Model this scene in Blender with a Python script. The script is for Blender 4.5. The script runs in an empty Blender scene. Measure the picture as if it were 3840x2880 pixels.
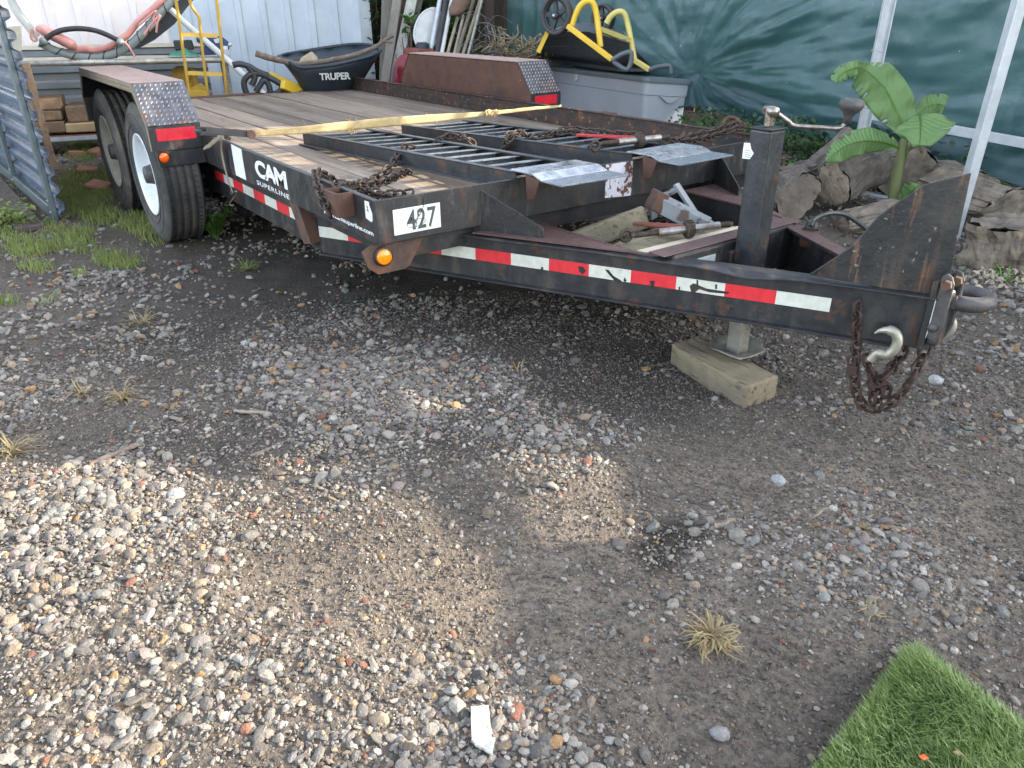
import bpy, bmesh, math, random
import numpy as np
from mathutils import Vector, Matrix, Euler
random.seed(7); rng = np.random.default_rng(7)
S = bpy.context.scene
COL = S.collection
R = math.radians

# ------------------------------------------------------------------ camera, world, sun, exposure
FPX = 2779.62                       # focal length in pixels of a 3840 px wide frame
PIT, ROL, YAW = R(26.9423), R(-0.3989), R(-53.6051)
CAM = Vector((2.24664, -1.09403, 1.16687))
FW = Vector((math.cos(PIT)*math.sin(YAW), math.cos(PIT)*math.cos(YAW), -math.sin(PIT)))
r_ = Vector((math.cos(YAW), -math.sin(YAW), 0)); u_ = r_.cross(FW)
RT = r_*math.cos(ROL) + u_*math.sin(ROL); UP = -r_*math.sin(ROL) + u_*math.cos(ROL)
cd = bpy.data.cameras.new('camera'); cam = bpy.data.objects.new('camera', cd); COL.objects.link(cam)
cd.sensor_width = 36; cd.lens = 36*FPX/3840; cd.clip_end = 500; cd.clip_start = .02
mw = Matrix((RT, UP, -FW)).transposed().to_4x4(); mw.translation = CAM; cam.matrix_world = mw
S.camera = cam
SUN_EL, SUN_AZ = R(22), R(28)       # azimuth measured from +Y towards +X: the sun stands behind the tarp
W = bpy.data.worlds.new('World'); S.world = W; W.use_nodes = True
wn = W.node_tree.nodes; wl = W.node_tree.links
bgn = wn['Background']
sky = wn.new('ShaderNodeTexSky'); sky.sky_type = 'NISHITA'; sky.sun_disc = False
sky.sun_elevation = SUN_EL; sky.sun_rotation = SUN_AZ; sky.air_density = 1.0; sky.dust_density = 1.6; sky.ozone_density = 1.2
hs = wn.new('ShaderNodeHueSaturation'); hs.inputs['Saturation'].default_value = .5
wl.new(sky.outputs[0], hs.inputs['Color']); wl.new(hs.outputs[0], bgn.inputs[0]); bgn.inputs[1].default_value = .15
sl = bpy.data.lights.new('sun', 'SUN'); sl.energy = 2.4; sl.angle = R(.4); sl.color = (1, .87, .68)
so = bpy.data.objects.new('sun', sl); COL.objects.link(so)
sdir = Vector((math.sin(SUN_AZ)*math.cos(SUN_EL), math.cos(SUN_AZ)*math.cos(SUN_EL), math.sin(SUN_EL)))
so.rotation_euler = (-sdir).to_track_quat('-Z', 'Y').to_euler()
S.view_settings.view_transform = 'Standard'; S.view_settings.look = 'None'
S.view_settings.exposure = 2.62; S.view_settings.gamma = 1; S.view_settings.use_curve_mapping = False
S.cycles.max_bounces = 8; S.cycles.transparent_max_bounces = 16

def at(u, v, **k):
    """turns a pixel of the 3840 px photograph into the world point where its ray meets a plane (x=, y=, z= or d= ground distance)"""
    d = FW + RT*((u-1920)/FPX) + UP*((1440-v)/FPX)
    a, val = list(k.items())[0]
    if a == 'd': return CAM + d*(val/math.hypot(d.x, d.y))
    i = 'xyz'.index(a)
    return CAM + d*((val-CAM[i])/d[i])
def wp(u, v, P, n):
    """the same for a plane through P with normal n"""
    d = FW + RT*((u-1920)/FPX) + UP*((1440-v)/FPX); n = Vector(n)
    return CAM + d*(((Vector(P)-CAM).dot(n))/d.dot(n))
def project(X, Y, Z):
    dx, dy, dz = X-CAM.x, Y-CAM.y, Z-CAM.z
    w = dx*FW.x+dy*FW.y+dz*FW.z
    w = np.where(w > .05, w, .05)
    return 1920+FPX*(dx*RT.x+dy*RT.y+dz*RT.z)/w, 1440-FPX*(dx*UP.x+dy*UP.y+dz*UP.z)/w

# ------------------------------------------------------------------ materials
MATS = {}
def M(name, c1, c2=None, sc=6, rough=.6, metal=0, bump=.15, bs=60, spots=(), stretch=(1, 1, 1), det=6, trans=0, attr=None, coat=0, spec=.5, alpha=None, nr=(.35, .65), hv=0, world=False, wave=None, emit=None):
    m = bpy.data.materials.new(name); m.use_nodes = True; nt = m.node_tree; n = nt.nodes; L = nt.links
    b = n['Principled BSDF']
    tc = n.new('ShaderNodeTexCoord'); oi = n.new('ShaderNodeObjectInfo'); ad = n.new('ShaderNodeVectorMath'); ad.operation = 'MULTIPLY_ADD'
    cb = n.new('ShaderNodeCombineXYZ')
    for i in range(3): L.new(oi.outputs['Random'], cb.inputs[i])
    L.new(cb.outputs[0], ad.inputs[0]); ad.inputs[1].default_value = (37, 19, 53) if not world else (0, 0, 0); L.new(tc.outputs['Object'], ad.inputs[2])
    mp = n.new('ShaderNodeMapping'); mp.inputs['Scale'].default_value = stretch; L.new(ad.outputs[0], mp.inputs[0])
    def noise(s, d=det, ro=.6, vec=None, dist=0):
        t = n.new('ShaderNodeTexNoise'); t.inputs['Scale'].default_value = s; t.inputs['Detail'].default_value = d; t.inputs['Roughness'].default_value = ro
        t.inputs['Distortion'].default_value = dist
        L.new(vec or mp.outputs[0], t.inputs['Vector']); return t.outputs['Fac']
    def mapr(x, a, c, lo=0., hi=1.):
        t = n.new('ShaderNodeMapRange'); t.inputs[1].default_value = a; t.inputs[2].default_value = c; t.inputs[3].default_value = lo; t.inputs[4].default_value = hi; L.new(x, t.inputs[0]); return t.outputs[0]
    def mix(f, a, c):
        t = n.new('ShaderNodeMix'); t.data_type = 'RGBA'
        if isinstance(f, float): t.inputs[0].default_value = f
        else: L.new(f, t.inputs[0])
        for s, v in ((t.inputs[6], a), (t.inputs[7], c)):
            if isinstance(v, tuple): s.default_value = (*v, 1)
            else: L.new(v, s)
        return t.outputs[2]
    if attr:
        a = n.new('ShaderNodeAttribute'); a.attribute_name = attr; col = a.outputs['Color']
        if c2: 
            k = n.new('ShaderNodeMix'); k.data_type = 'RGBA'; k.blend_type = 'MULTIPLY'; k.inputs[0].default_value = 1
            L.new(col, k.inputs[6]); L.new(mix(mapr(noise(sc), *nr), c1, c2), k.inputs[7]); col = k.outputs[2]
    else:
        col = mix(mapr(noise(sc), *nr), c1, c2 or tuple(x*.8 for x in c1))
    rf = None
    for sp in spots:
        c, s, lo, hi = sp[:4]; amt = sp[4] if len(sp) > 4 else 1.; pl = sp[5] if len(sp) > 5 else None
        vec = None
        if pl:
            m2 = n.new('ShaderNodeMapping'); m2.inputs['Scale'].default_value = pl; L.new(ad.outputs[0], m2.inputs[0]); vec = m2.outputs[0]
        f = mapr(noise(s, 8, .62, vec), lo, hi, 0, amt); col = mix(f, col, c); rf = f
    if hv:
        h = n.new('ShaderNodeHueSaturation'); L.new(col, h.inputs['Color']); L.new(mapr(oi.outputs['Random'], 0, 1, 1-hv, 1+hv), h.inputs['Value']); col = h.outputs[0]
    L.new(col, b.inputs['Base Color'])
    b.inputs['Metallic'].default_value = metal; b.inputs['Specular IOR Level'].default_value = spec
    b.inputs['Coat Weight'].default_value = coat
    L.new(mapr(noise(sc*3), .3, .7, max(.02, rough-.12), min(1, rough+.12)), b.inputs['Roughness'])
    if bump:
        bp = n.new('ShaderNodeBump'); bp.inputs['Strength'].default_value = bump; bp.inputs['Distance'].default_value = .01
        hgt = noise(bs, 8)
        if wave:
            w = n.new('ShaderNodeTexWave'); w.inputs['Scale'].default_value = wave[0]; w.inputs['Distortion'].default_value = wave[1]; w.inputs['Detail'].default_value = 3; w.bands_direction = wave[2]
            L.new(ad.outputs[0], w.inputs[0]); ma = n.new('ShaderNodeMath'); ma.operation = 'ADD'; L.new(hgt, ma.inputs[0]); L.new(w.outputs['Fac'], ma.inputs[1]); hgt = ma.outputs[0]
        L.new(hgt, bp.inputs['Height']); L.new(bp.outputs[0], b.inputs['Normal'])
    if trans:
        tr = n.new('ShaderNodeBsdfTranslucent'); L.new(col, tr.inputs[0]); mx = n.new('ShaderNodeMixShader'); mx.inputs[0].default_value = trans
        L.new(b.outputs[0], mx.inputs[1]); L.new(tr.outputs[0], mx.inputs[2]); L.new(mx.outputs[0], n['Material Output'].inputs[0])
    MATS[name] = m; return m
RUST = (.10, .045, .022); RUSTL = (.22, .10, .045); DUST = (.16, .135, .11)
M('black_paint', (.012, .014, .018), (.026, .027, .03), 9, .42, .0, .12, 90, [(DUST, 14, .5, .75, .35, (1, 1, .35)), (RUST, 11, .56, .68, .8), (RUSTL, 45, .66, .74, .7)])
M('black_paint_worn', (.012, .014, .018), (.026, .026, .026), 7, .45, 0, .2, 70, [(DUST, 26, .54, .72, .5, (1, 1, .3)), (RUST, 9, .56, .68, .7, (1, 1, .5)), (RUSTL, 38, .66, .76, .8)])
M('black_frame', (.010, .012, .015), (.022, .022, .024), 9, .45, 0, .12, 90, [(DUST, 10, .52, .8, .3), (RUST, 8, .56, .7, .75)])
M('rust_brown', (.105, .046, .028), (.065, .03, .02), 7, .7, .0, .2, 60, [((.03, .022, .02), 6, .55, .68, .6), ((.34, .22, .12), 9, .64, .70, .8, (1, 1, 3))])
M('rail_flaked', (.07, .037, .024), (.035, .024, .02), 9, .65, 0, .35, 40, [((.015, .02, .026), 12, .52, .58, .9, (1, 1, 3)), ((.36, .2, .1), 26, .6, .68, .9), (RUSTL, 16, .58, .7, .6)])
M('bracket_rust', (.11, .055, .035), (.05, .032, .026), 14, .75, 0, .3, 60, [((.16, .065, .03), 9, .52, .68, .7), ((.022, .022, .024), 8, .55, .66, .8)])
M('tread_rust', (.13, .075, .068), (.085, .05, .045), 12, .55, .2, .2, 90, [((.02, .018, .018), 30, .66, .72, .6, (1, 2.2, 1)), ((.26, .18, .15), 24, .6, .75, .5)])
M('tread_front', (.16, .165, .18), (.08, .08, .09), 25, .38, .75, .2, 80, [(RUSTL, 8, .56, .68, .8), ((.05, .03, .02), 18, .6, .7, .6)])
M('tread_lug', (.6, .59, .57), (.4, .36, .32), 30, .35, .6, .1, 80, [(RUSTL, 8, .58, .68, .8)])
M('tread_top', (.42, .30, .26), (.3, .21, .18), 16, .5, .45, .2, 80, [((.42, .33, .27), 20, .5, .7, .5)])
M('chain_rust', (.085, .06, .045), (.045, .034, .028), 60, .6, .45, .3, 180, [(RUSTL, 50, .6, .75, .6)])
M('chain_dark', (.06, .032, .022), (.03, .018, .014), 60, .75, .2, .3, 180)
M('steel_bare', (.32, .31, .30), (.16, .14, .12), 30, .4, .8, .12, 120, [(RUSTL, 22, .58, .7, .7)])
M('ramp_black', (.016, .02, .024), (.035, .04, .044), 14, .42, .1, .15, 80, [(RUST, 16, .56, .66, .8), (DUST, 20, .58, .8, .3)])
M('ramp_rung', (.16, .19, .22), (.28, .31, .34), 30, .34, .35, .12, 100, [(RUSTL, 30, .68, .76, .6)])
M('ramp_lip', (.55, .57, .6), (.3, .32, .35), 12, .3, .6, .12, 70, [((.04, .05, .055), 10, .55, .65, .6)])
M('deck_wood', (.29, .225, .165), (.145, .112, .085), 5, .85, 0, .55, 22, [((.035, .03, .028), 2.6, .6, .72, .7, (1, 2, 1)), ((.07, .055, .045), 60, .56, .68, .8, (.05, 1.3, 1)), ((.36, .31, .25), 12, .55, .7, .5, (.1, 1, 1))], stretch=(.09, 1.6, 1.6), hv=.22)
M('deck_wood_dark', (.13, .115, .1), (.06, .055, .05), 5, .85, 0, .55, 22, [((.025, .022, .022), 2.2, .56, .72, .7, (1, 2, 1)), ((.05, .04, .035), 60, .56, .68, .8, (.05, 1.3, 1))], stretch=(.09, 1.6, 1.6), hv=.2)
M('rubber', (.024, .025, .027), (.05, .048, .045), 9, .85, 0, .3, 120, [(DUST, 5, .46, .72, .45), (DUST, 30, .58, .75, .4)])
M('rubber_dusty', (.06, .056, .05), (.032, .03, .028), 9, .9, 0, .2, 120, [((.17, .155, .12), 5, .45, .7, .6)])
M('rim_white', (.72, .76, .8), (.6, .64, .68), 6, .35, 0, .05, 60, [((.25, .13, .07), 30, .66, .72, .8), ((.35, .33, .28), 5, .5, .75, .5)], coat=.2)
M('rim_dusty', (.42, .4, .33), (.3, .28, .22), 8, .7, 0, .1, 60, [((.2, .16, .1), 20, .6, .7, .6)])
M('hub_grey', (.1, .095, .095), (.06, .055, .055), 20, .6, .4, .2, 90)
M('red_reflector', (.62, .012, .03), (.5, .01, .025), 30, .35, 0, .05, 300, [((.2, .01, .01), 40, .7, .74, .8)], coat=.4)
M('tape_red', (.66, .03, .04), (.55, .02, .03), 40, .4, 0, .08, 400, [((.03, .012, .012), 22, .68, .72, .9)], coat=.2)
M('tape_white', (.62, .63, .55), (.52, .53, .46), 40, .4, 0, .08, 400, [((.05, .045, .04), 20, .67, .71, .9), ((.45, .38, .25), 10, .6, .75, .4)], coat=.2)
M('decal_white', (.78, .8, .82), (.68, .69, .7), 30, .5, 0, .03, 100, [((.06, .045, .04), 45, .68, .71, .9)])
M('plate_white', (.74, .76, .76), (.62, .64, .64), 20, .5, 0, .06, 60, [((.1, .05, .03), 38, .66, .70, .9)])
M('decal_black', (.04, .055, .05), (.06, .08, .075), 20, .6, 0, .05, 80)
M('decal_peeled', (.62, .6, .66), (.45, .45, .5), 14, .6, 0, .3, 60, [((.11, .045, .03), 26, .53, .57, 1.)])
M('amber_lens', (1., .27, .0), (.95, .2, 0), 30, .2, 0, .1, 200, coat=.8)
M('orange_lens', (.9, .14, .01), (.7, .08, .0), 25, .2, 0, .15, 120, coat=.8)
M('rubber_ring', (.02, .02, .022), None, 10, .6, 0, .1)
M('strap_yellow', (.72, .57, .30), (.6, .46, .22), 20, .85, 0, .4, 240, [((.75, .66, .42), 14, .5, .7, .7), ((.25, .18, .09), 16, .66, .74, .5)], trans=.25)
M('strap_grey', (.28, .23, .16), (.2, .17, .12), 30, .9, 0, .4, 240)
M('zinc', (.40, .39, .33), (.27, .255, .2), 20, .48, .6, .08, 80)
M('galv', (.55, .58, .6), (.44, .47, .49), 14, .4, .3, .08, 60, [((.55, .57, .58), 5, .5, .7, .5)])
M('galv_worn', (.30, .29, .25), (.22, .21, .18), 12, .5, .5, .1, 60, [(RUST, 22, .6, .7, .7), ((.1, .09, .07), 40, .55, .7, .5)])
M('red_paint', (.45, .02, .025), (.3, .015, .02), 12, .4, 0, .1, 60, [((.06, .03, .02), 26, .64, .7, .8)], coat=.3)
M('red_rust', (.25, .065, .04), (.13, .045, .03), 14, .6, 0, .2, 60)
M('treated_wood', (.25, .205, .135), (.16, .135, .095), 6, .85, 0, .8, 26, [((.06, .05, .035), 30, .55, .64, .85)], stretch=(.2, 1.5, 1.5))
M('old_wood', (.27, .23, .15), (.16, .135, .09), 6, .9, 0, .6, 26, [((.06, .05, .035), 40, .56, .68, .9), ((.22, .23, .1), 5, .55, .7, .6)], stretch=(.15, 1.5, 1.5))
M('pale_board', (.55, .48, .36), (.45, .38, .28), 6, .8, 0, .3, 30, stretch=(.1, 1.2, 1.2))
M('grey_paint', (.17, .19, .205), (.22, .24, .25), 6, .45, 0, .1, 60, [((.09, .05, .035), 16, .56, .62, .9), ((.5, .5, .47), 20, .66, .7, .6)])
M('goose_paint', (.012, .014, .017), (.028, .028, .027), 6, .42, 0, .2, 60, [((.085, .045, .028), 9, .48, .6, .85, (1, 1, .16)), ((.15, .075, .045), 22, .58, .66, .7, (1.5, 1.5, .14)), ((.32, .28, .22), 60, .64, .68, .6, (1, 1, .7)), (DUST, 5, .52, .75, .25)])
M('chrome_old', (.34, .32, .29), (.2, .17, .14), 22, .3, .85, .1, 60, [((.2, .12, .08), 18, .58, .7, .7)])
M('cable_black', (.015, .018, .018), (.03, .034, .032), 30, .35, 0, .05)
M('paper_white', (.78, .8, .8), (.7, .72, .72), 20, .6, 0, .05)
M('paper_grey', (.38, .42, .42), (.3, .34, .34), 60, .6, 0, .1, 100)
M('print_grey', (.3, .3, .3), None, 20, .6, 0, 0)

# ------------------------------------------------------------------ mesh helpers
class MB:
    def __init__(s): s.v = []; s.f = []; s.sm = []
    def add(s, v, f, smooth=False):
        o = len(s.v); s.v += [tuple(x) for x in v]; s.f += [tuple(i+o for i in q) for q in f]; s.sm += [smooth]*len(f); return s
    def box(s, c, d, rot=None):
        c = Vector(c); R3 = Euler(rot).to_matrix() if isinstance(rot, tuple) else (rot or Matrix.Identity(3))
        v = [c + R3 @ Vector((d[0]/2*i, d[1]/2*j, d[2]/2*k)) for i in (-1, 1) for j in (-1, 1) for k in (-1, 1)]
        return s.add(v, [(0, 1, 3, 2), (4, 6, 7, 5), (0, 4, 5, 1), (2, 3, 7, 6), (0, 2, 6, 4), (1, 5, 7, 3)])
    def bx(s, a, b): return s.box([(a[i]+b[i])/2 for i in range(3)], [abs(b[i]-a[i]) for i in range(3)])
    def bar(s, a, b, w, h, up=(0, 0, 1)):
        a = Vector(a); b = Vector(b); d = (b-a).normalized(); u = Vector(up); sd = d.cross(u)
        if sd.length < 1e-3: sd = d.cross(Vector((1, 0, 0)))
        sd.normalize(); u = sd.cross(d)
        v = [p + sd*(w/2*i) + u*(h/2*j) for p in (a, b) for i, j in ((-1, -1), (1, -1), (1, 1), (-1, 1))]
        return s.add(v, [(3, 2, 1, 0), (4, 5, 6, 7), (0, 1, 5, 4), (1, 2, 6, 5), (2, 3, 7, 6), (3, 0, 4, 7)])
    def prism(s, pts, ext):
        """closed polygon (3D points) swept by the vector ext"""
        n = len(pts); e = Vector(ext); v = [Vector(p) for p in pts]; v += [p+e for p in v]
        nn = Vector((0, 0, 0))
        for i in range(n): nn += v[i].cross(v[(i+1) % n])
        fl = nn.dot(e) > 0
        f = [tuple(range(n)), tuple(range(2*n-1, n-1, -1))] + [(i, i+n, (i+1) % n+n, (i+1) % n) for i in range(n)]
        if fl: f = [tuple(reversed(q)) for q in f]
        return s.add(v, f)
    def tube(s, pts, r, n=8, closed=False, cap=True, flat=1., up=None):
        P = [Vector(p) for p in pts]; m = len(P); rr = r if isinstance(r, (list, tuple)) else [r]*m
        T = []
        for i in range(m):
            a = P[(i-1) % m] if (closed or i > 0) else P[i]; b = P[(i+1) % m] if (closed or i < m-1) else P[i]
            t = (b-a); T.append(t.normalized() if t.length > 1e-9 else Vector((0, 0, 1)))
        u = Vector(up) if up else (Vector((0, 0, 1)) if abs(T[0].z) < .9 else Vector((1, 0, 0)))
        v = []
        for i in range(m):
            u = (u - T[i]*u.dot(T[i])); u = u.normalized() if u.length > 1e-6 else Vector((1, 0, 0)); w = T[i].cross(u)
            for k in range(n):
                a = 2*math.pi*k/n; v.append(P[i] + (u*math.cos(a)*flat + w*math.sin(a))*rr[i])
        f = []
        for i in range(m if closed else m-1):
            j = (i+1) % m
            for k in range(n): f.append((i*n+k, i*n+(k+1) % n, j*n+(k+1) % n, j*n+k))
        s.add(v, f, True)
        if cap and not closed: s.add(v[:n], [tuple(reversed(range(n)))]); s.add(v[-n:], [tuple(range(n))])
        return s
    def lathe(s, prof, o, ax, n=32, smooth=True, a0=0, a1=2*math.pi):
        """profile [(radius, height along axis)]"""
        o = Vector(o); ax = Vector(ax).normalized(); u = ax.orthogonal().normalized(); w = ax.cross(u); m = len(prof); full = abs(a1-a0-2*math.pi) < 1e-6
        N = n if full else n+1; v = []
        for k in range(N):
            a = a0+(a1-a0)*k/n; d = u*math.cos(a)+w*math.sin(a)
            for r, h in prof: v.append(o + d*r + ax*h)
        f = [(k*m+i, ((k+1) % N)*m+i, ((k+1) % N)*m+i+1, k*m+i+1) for k in range(n) for i in range(m-1)]
        return s.add(v, f, smooth)
    def ball(s, c, r, n=8, m=6, sc=(1, 1, 1), rot=None):
        c = Vector(c); R3 = Euler(rot).to_matrix() if rot else Matrix.Identity(3)
        v = [c+R3@Vector((0, 0, r*sc[2]))]; f = []
        for i in range(1, m):
            for k in range(n):
                t = math.pi*i/m; a = 2*math.pi*k/n; v.append(c+R3@Vector((r*sc[0]*math.sin(t)*math.cos(a), r*sc[1]*math.sin(t)*math.sin(a), r*sc[2]*math.cos(t))))
        v.append(c+R3@Vector((0, 0, -r*sc[2])))
        for k in range(n): f.append((0, 1+k, 1+(k+1) % n)); f.append((len(v)-1, 1+(m-2)*n+(k+1) % n, 1+(m-2)*n+k))
        for i in range(m-2):
            for k in range(n): a = 1+i*n; f.append((a+k, a+n+k, a+n+(k+1) % n, a+(k+1) % n))
        return s.add(v, f, True)
    def build(s, name, mat, parent=None, bev=0, kind=None, label=None, jit=0, seg=1):
        me = bpy.data.meshes.new(name); off = world_loc(parent) if parent else Vector((0, 0, 0))
        v = [(x[0]-off.x, x[1]-off.y, x[2]-off.z) for x in s.v]
        if jit: v = [tuple(c+random.uniform(-jit, jit) for c in p) for p in v]
        me.from_pydata(v, [], s.f); me.polygons.foreach_set('use_smooth', s.sm); me.update()
        me.materials.append(MATS[mat] if isinstance(mat, str) else mat)
        o = bpy.data.objects.new(name, me); COL.objects.link(o)
        if parent: o.parent = parent
        if bev:
            b = o.modifiers.new('bevel', 'BEVEL'); b.width = bev; b.segments = seg; b.limit_method = 'ANGLE'; b.angle_limit = R(40)
        if kind: o['kind'] = kind
        if label: o['label'] = label
        return o
def world_loc(o):
    p = Vector((0, 0, 0))
    while o: p += o.location; o = o.parent
    return p
def tag(o, label, cat, group=None):
    o['label'] = label; o['category'] = cat
    if group: o['group'] = group
    return o
def thing(name, label, cat, loc=(0, 0, 0), group=None):
    o = bpy.data.objects.new(name, None); o.location = loc; o.empty_display_size = .1; COL.objects.link(o)
    return tag(o, label, cat, group)
def numpy_mesh(name, V, F, mat, parent=None, cols=None, smooth=False, kind=None):
    """V (n,3), F (m,k) arrays"""
    me = bpy.data.meshes.new(name); n, m, k = len(V), len(F), F.shape[1]
    me.vertices.add(n); me.vertices.foreach_set('co', V.astype(np.float32).ravel())
    me.loops.add(m*k); me.loops.foreach_set('vertex_index', F.astype(np.int32).ravel())
    me.polygons.add(m); me.polygons.foreach_set('loop_start', np.arange(0, m*k, k, dtype=np.int32))
    me.polygons.foreach_set('use_smooth', np.full(m, smooth)); me.update(calc_edges=True)
    if cols is not None:
        a = me.color_attributes.new('Col', 'FLOAT_COLOR', 'POINT'); c = np.ones((n, 4), np.float32); c[:, :3] = cols; a.data.foreach_set('color', c.ravel())
    me.materials.append(MATS[mat]); o = bpy.data.objects.new(name, me); COL.objects.link(o)
    if parent: o.parent = parent
    if kind: o['kind'] = kind
    return o
def text(name, s, o, du, dv, width, height, mat, parent, thick=.0008, sx=1, spacing=1., bold=0, shear=0):
    """flat lettering: o = lower left corner, du/dv = directions, scaled to width x height"""
    c = bpy.data.curves.new(name, 'FONT'); c.body = s; c.space_character = spacing; c.offset = bold; c.shear = shear
    ob = bpy.data.objects.new(name, c); COL.objects.link(ob); dg = bpy.context.evaluated_depsgraph_get()
    me = bpy.data.meshes.new_from_object(ob.evaluated_get(dg)); bpy.data.objects.remove(ob)
    xs = [v.co.x for v in me.vertices]; ys = [v.co.y for v in me.vertices]; x0, x1, y0, y1 = min(xs), max(xs), min(ys), max(ys)
    du = Vector(du).normalized(); dv = Vector(dv).normalized(); nn = du.cross(dv); O = Vector(o) - (world_loc(parent) if parent else Vector())
    for v in me.vertices: v.co = O + du*((v.co.x-x0)/(x1-x0)*width) + dv*((v.co.y-y0)/(y1-y0)*height) + nn*thick
    me.materials.clear(); me.materials.append(MATS[mat]); me.update()
    q = bpy.data.objects.new(name, me); COL.objects.link(q); q.parent = parent
    return q
# oval chain link mesh, shared
LINKS = {}
def link_mesh(L, wd, r, mat):
    k = (L, wd, r, mat)
    if k not in LINKS:
        pts = []
        for i in range(12):
            a = 2*math.pi*i/12; x = math.cos(a)*wd/2; x2 = (L-wd)/2*(1 if math.sin(a) >= 0 else -1); pts.append((x, 0, math.sin(a)*wd/2+x2))
        mb = MB().tube(pts, r, 5, closed=True, up=(0, 1, 0)); me = bpy.data.meshes.new('link'); me.from_pydata(mb.v, [], mb.f)
        me.polygons.foreach_set('use_smooth', [True]*len(mb.f)); me.materials.append(MATS[mat]); LINKS[k] = me
    return LINKS[k]
def resample(pts, step):
    P = [Vector(p) for p in pts]; out = [P[0].copy()]; acc = 0; 
    for a, b in zip(P, P[1:]):
        d = (b-a).length; t = step-acc
        while t <= d: out.append(a.lerp(b, t/d)); t += step
        acc = (acc+d) % step if d else acc
    return out
def smooth_path(pts, n=6):
    """Catmull-Rom through the points"""
    P = [Vector(p) for p in pts]; P = [2*P[0]-P[1]]+P+[2*P[-1]-P[-2]]; out = []
    for i in range(1, len(P)-2):
        for k in range(n):
            t = k/n; a, b, c, d = P[i-1], P[i], P[i+1], P[i+2]
            out.append(.5*((2*b)+(c-a)*t+(2*a-5*b+4*c-d)*t*t+(3*b-a-3*c+d)*t**3))
    out.append(P[-2]); return out
def chain(root, paths, L=.04, wd=.026, r=.0042, mat='chain_rust', jit=.25):
    off = world_loc(root); me = link_mesh(L, wd, r, mat)
    for pts in paths:
        q = resample(smooth_path(pts), L-2.2*r)
        for i in range(len(q)-1):
            a, b = q[i], q[i+1]; d = (b-a).normalized(); o = bpy.data.objects.new('link', me); COL.objects.link(o); o.parent = root
            ro = d.to_track_quat('Z', 'Y'); tw = math.pi/4+(math.pi/2 if i % 2 else 0)+random.uniform(-jit, jit)
            o.rotation_mode = 'QUATERNION'; o.rotation_quaternion = ro @ Euler((0, 0, tw)).to_quaternion(); o.location = (a+b)/2-off
# ------------------------------------------------------------------ ground
def vnoise(x, y, s, seed=0):
    r2 = np.random.default_rng(1000+seed); T = r2.random((256, 256)); x = x*s+100.3; y = y*s+77.7
    i = np.floor(x).astype(int); j = np.floor(y).astype(int); fx = x-i; fy = y-j; fx = fx*fx*(3-2*fx); fy = fy*fy*(3-2*fy)
    g = lambda a, b: T[a & 255, b & 255]
    return (g(i, j)*(1-fx)+g(i+1, j)*fx)*(1-fy)+(g(i, j+1)*(1-fx)+g(i+1, j+1)*fx)*fy
def fbm(x, y, s, o=4, seed=0): return sum(vnoise(x, y, s*2**k, seed+k)*.5**k for k in range(o))/sum(.5**k for k in range(o))
# how much of the yard is covered by stones: rows and columns over the yard as it lies before the camera
DX = np.arange(0, 2401, 200)/2212*3840
DY = np.array([500, 550, 650, 750, 850, 950, 1050, 1150, 1250, 1350, 1450, 1550, 1660])/1659*2880
DM = np.array([
 [.4, .45, .5, .5, .5, .5, .5, .5, .5, .7, .8, .8, .8],
 [.45, .55, .6, .6, .5, .5, .5, .45, .4, .6, .85, .85, .8],
 [.8, .8, .75, .5, .42, .4, .4, .35, .35, .5, .85, .9, .9],
 [.85, .75, .35, .75, .65, .6, .45, .3, .3, .4, .5, .8, .9],
 [.8, .4, .35, .8, .95, .9, .4, .25, .35, .4, .45, .5, .6],
 [.7, .4, .8, .9, .9, .85, .9, .5, .3, .3, .25, .3, .3],
 [.85, .8, .8, .75, .85, .5, .5, .2, .25, .35, .45, .3, .3],
 [.9, .9, .9, .85, .7, .45, .3, .12, .3, .5, .55, .2, .2],
 [.9, .9, .85, .7, .6, .3, .25, .3, .3, .6, .6, .25, .2],
 [.9, .85, .9, .8, .8, .35, .5, .45, .3, .4, .35, .25, .2],
 [.95, .9, .85, .9, .9, .7, .55, .4, .35, .35, .3, .2, .2],
 [.9, .85, .85, .85, .85, .8, .8, .45, .4, .35, .3, .2, .2],
 [.85, .85, .8, .85, .8, .8, .7, .5, .45, .35, .3, .2, .2]])
def density(x, y):
    u, v = project(x, y, 0*x)
    i = np.clip((u-DX[0])/(DX[1]-DX[0]), 0, len(DX)-1.001); j = np.clip(np.interp(v, DY, np.arange(len(DY))), 0, len(DY)-1.001)
    a = i.astype(int); b = j.astype(int); fx = i-a; fy = j-b
    d = (DM[b, a]*(1-fx)+DM[b, a+1]*fx)*(1-fy)+(DM[b+1, a]*(1-fx)+DM[b+1, a+1]*fx)*fy
    return d*(1-.9*np.exp(-(((u-2490)/120)**2+((v-2060)/120)**2)**1.5))
def dens2(x, y):
    return np.clip(density(x, y) + (fbm(x, y, 2.6, 4, 5)-.55)*1.5, 0.03, 1)
def ground_z(x, y):
    x = np.asarray(x, float); y = np.asarray(y, float)
    near = np.exp(-((x-1)**2+(y-.3)**2)/40)
    return ((fbm(x, y, .8, 3, 1)-.5)*.05 + (fbm(x, y, 5, 3, 2)-.5)*.022 + (fbm(x, y, 20, 3, 3)-.5)*.018 + (dens2(x, y)-.5)*.018 + (density(x, y)-.5)*.05)*np.maximum(near, .3) - .085*np.exp(-(((x-.85)/.75)**2+((y-1.15)/.7)**2))
gx = np.concatenate([-np.geomspace(60, 7.1, 14), np.arange(-7, 3.6, .028), np.geomspace(3.7, 60, 14)])
gy = np.concatenate([-np.geomspace(60, 2.6, 14), np.arange(-2.5, 5.4, .028), np.geomspace(5.5, 60, 14)])
GX, GY = np.meshgrid(gx, gy, indexing='ij'); GZ = ground_z(GX, GY)
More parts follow.
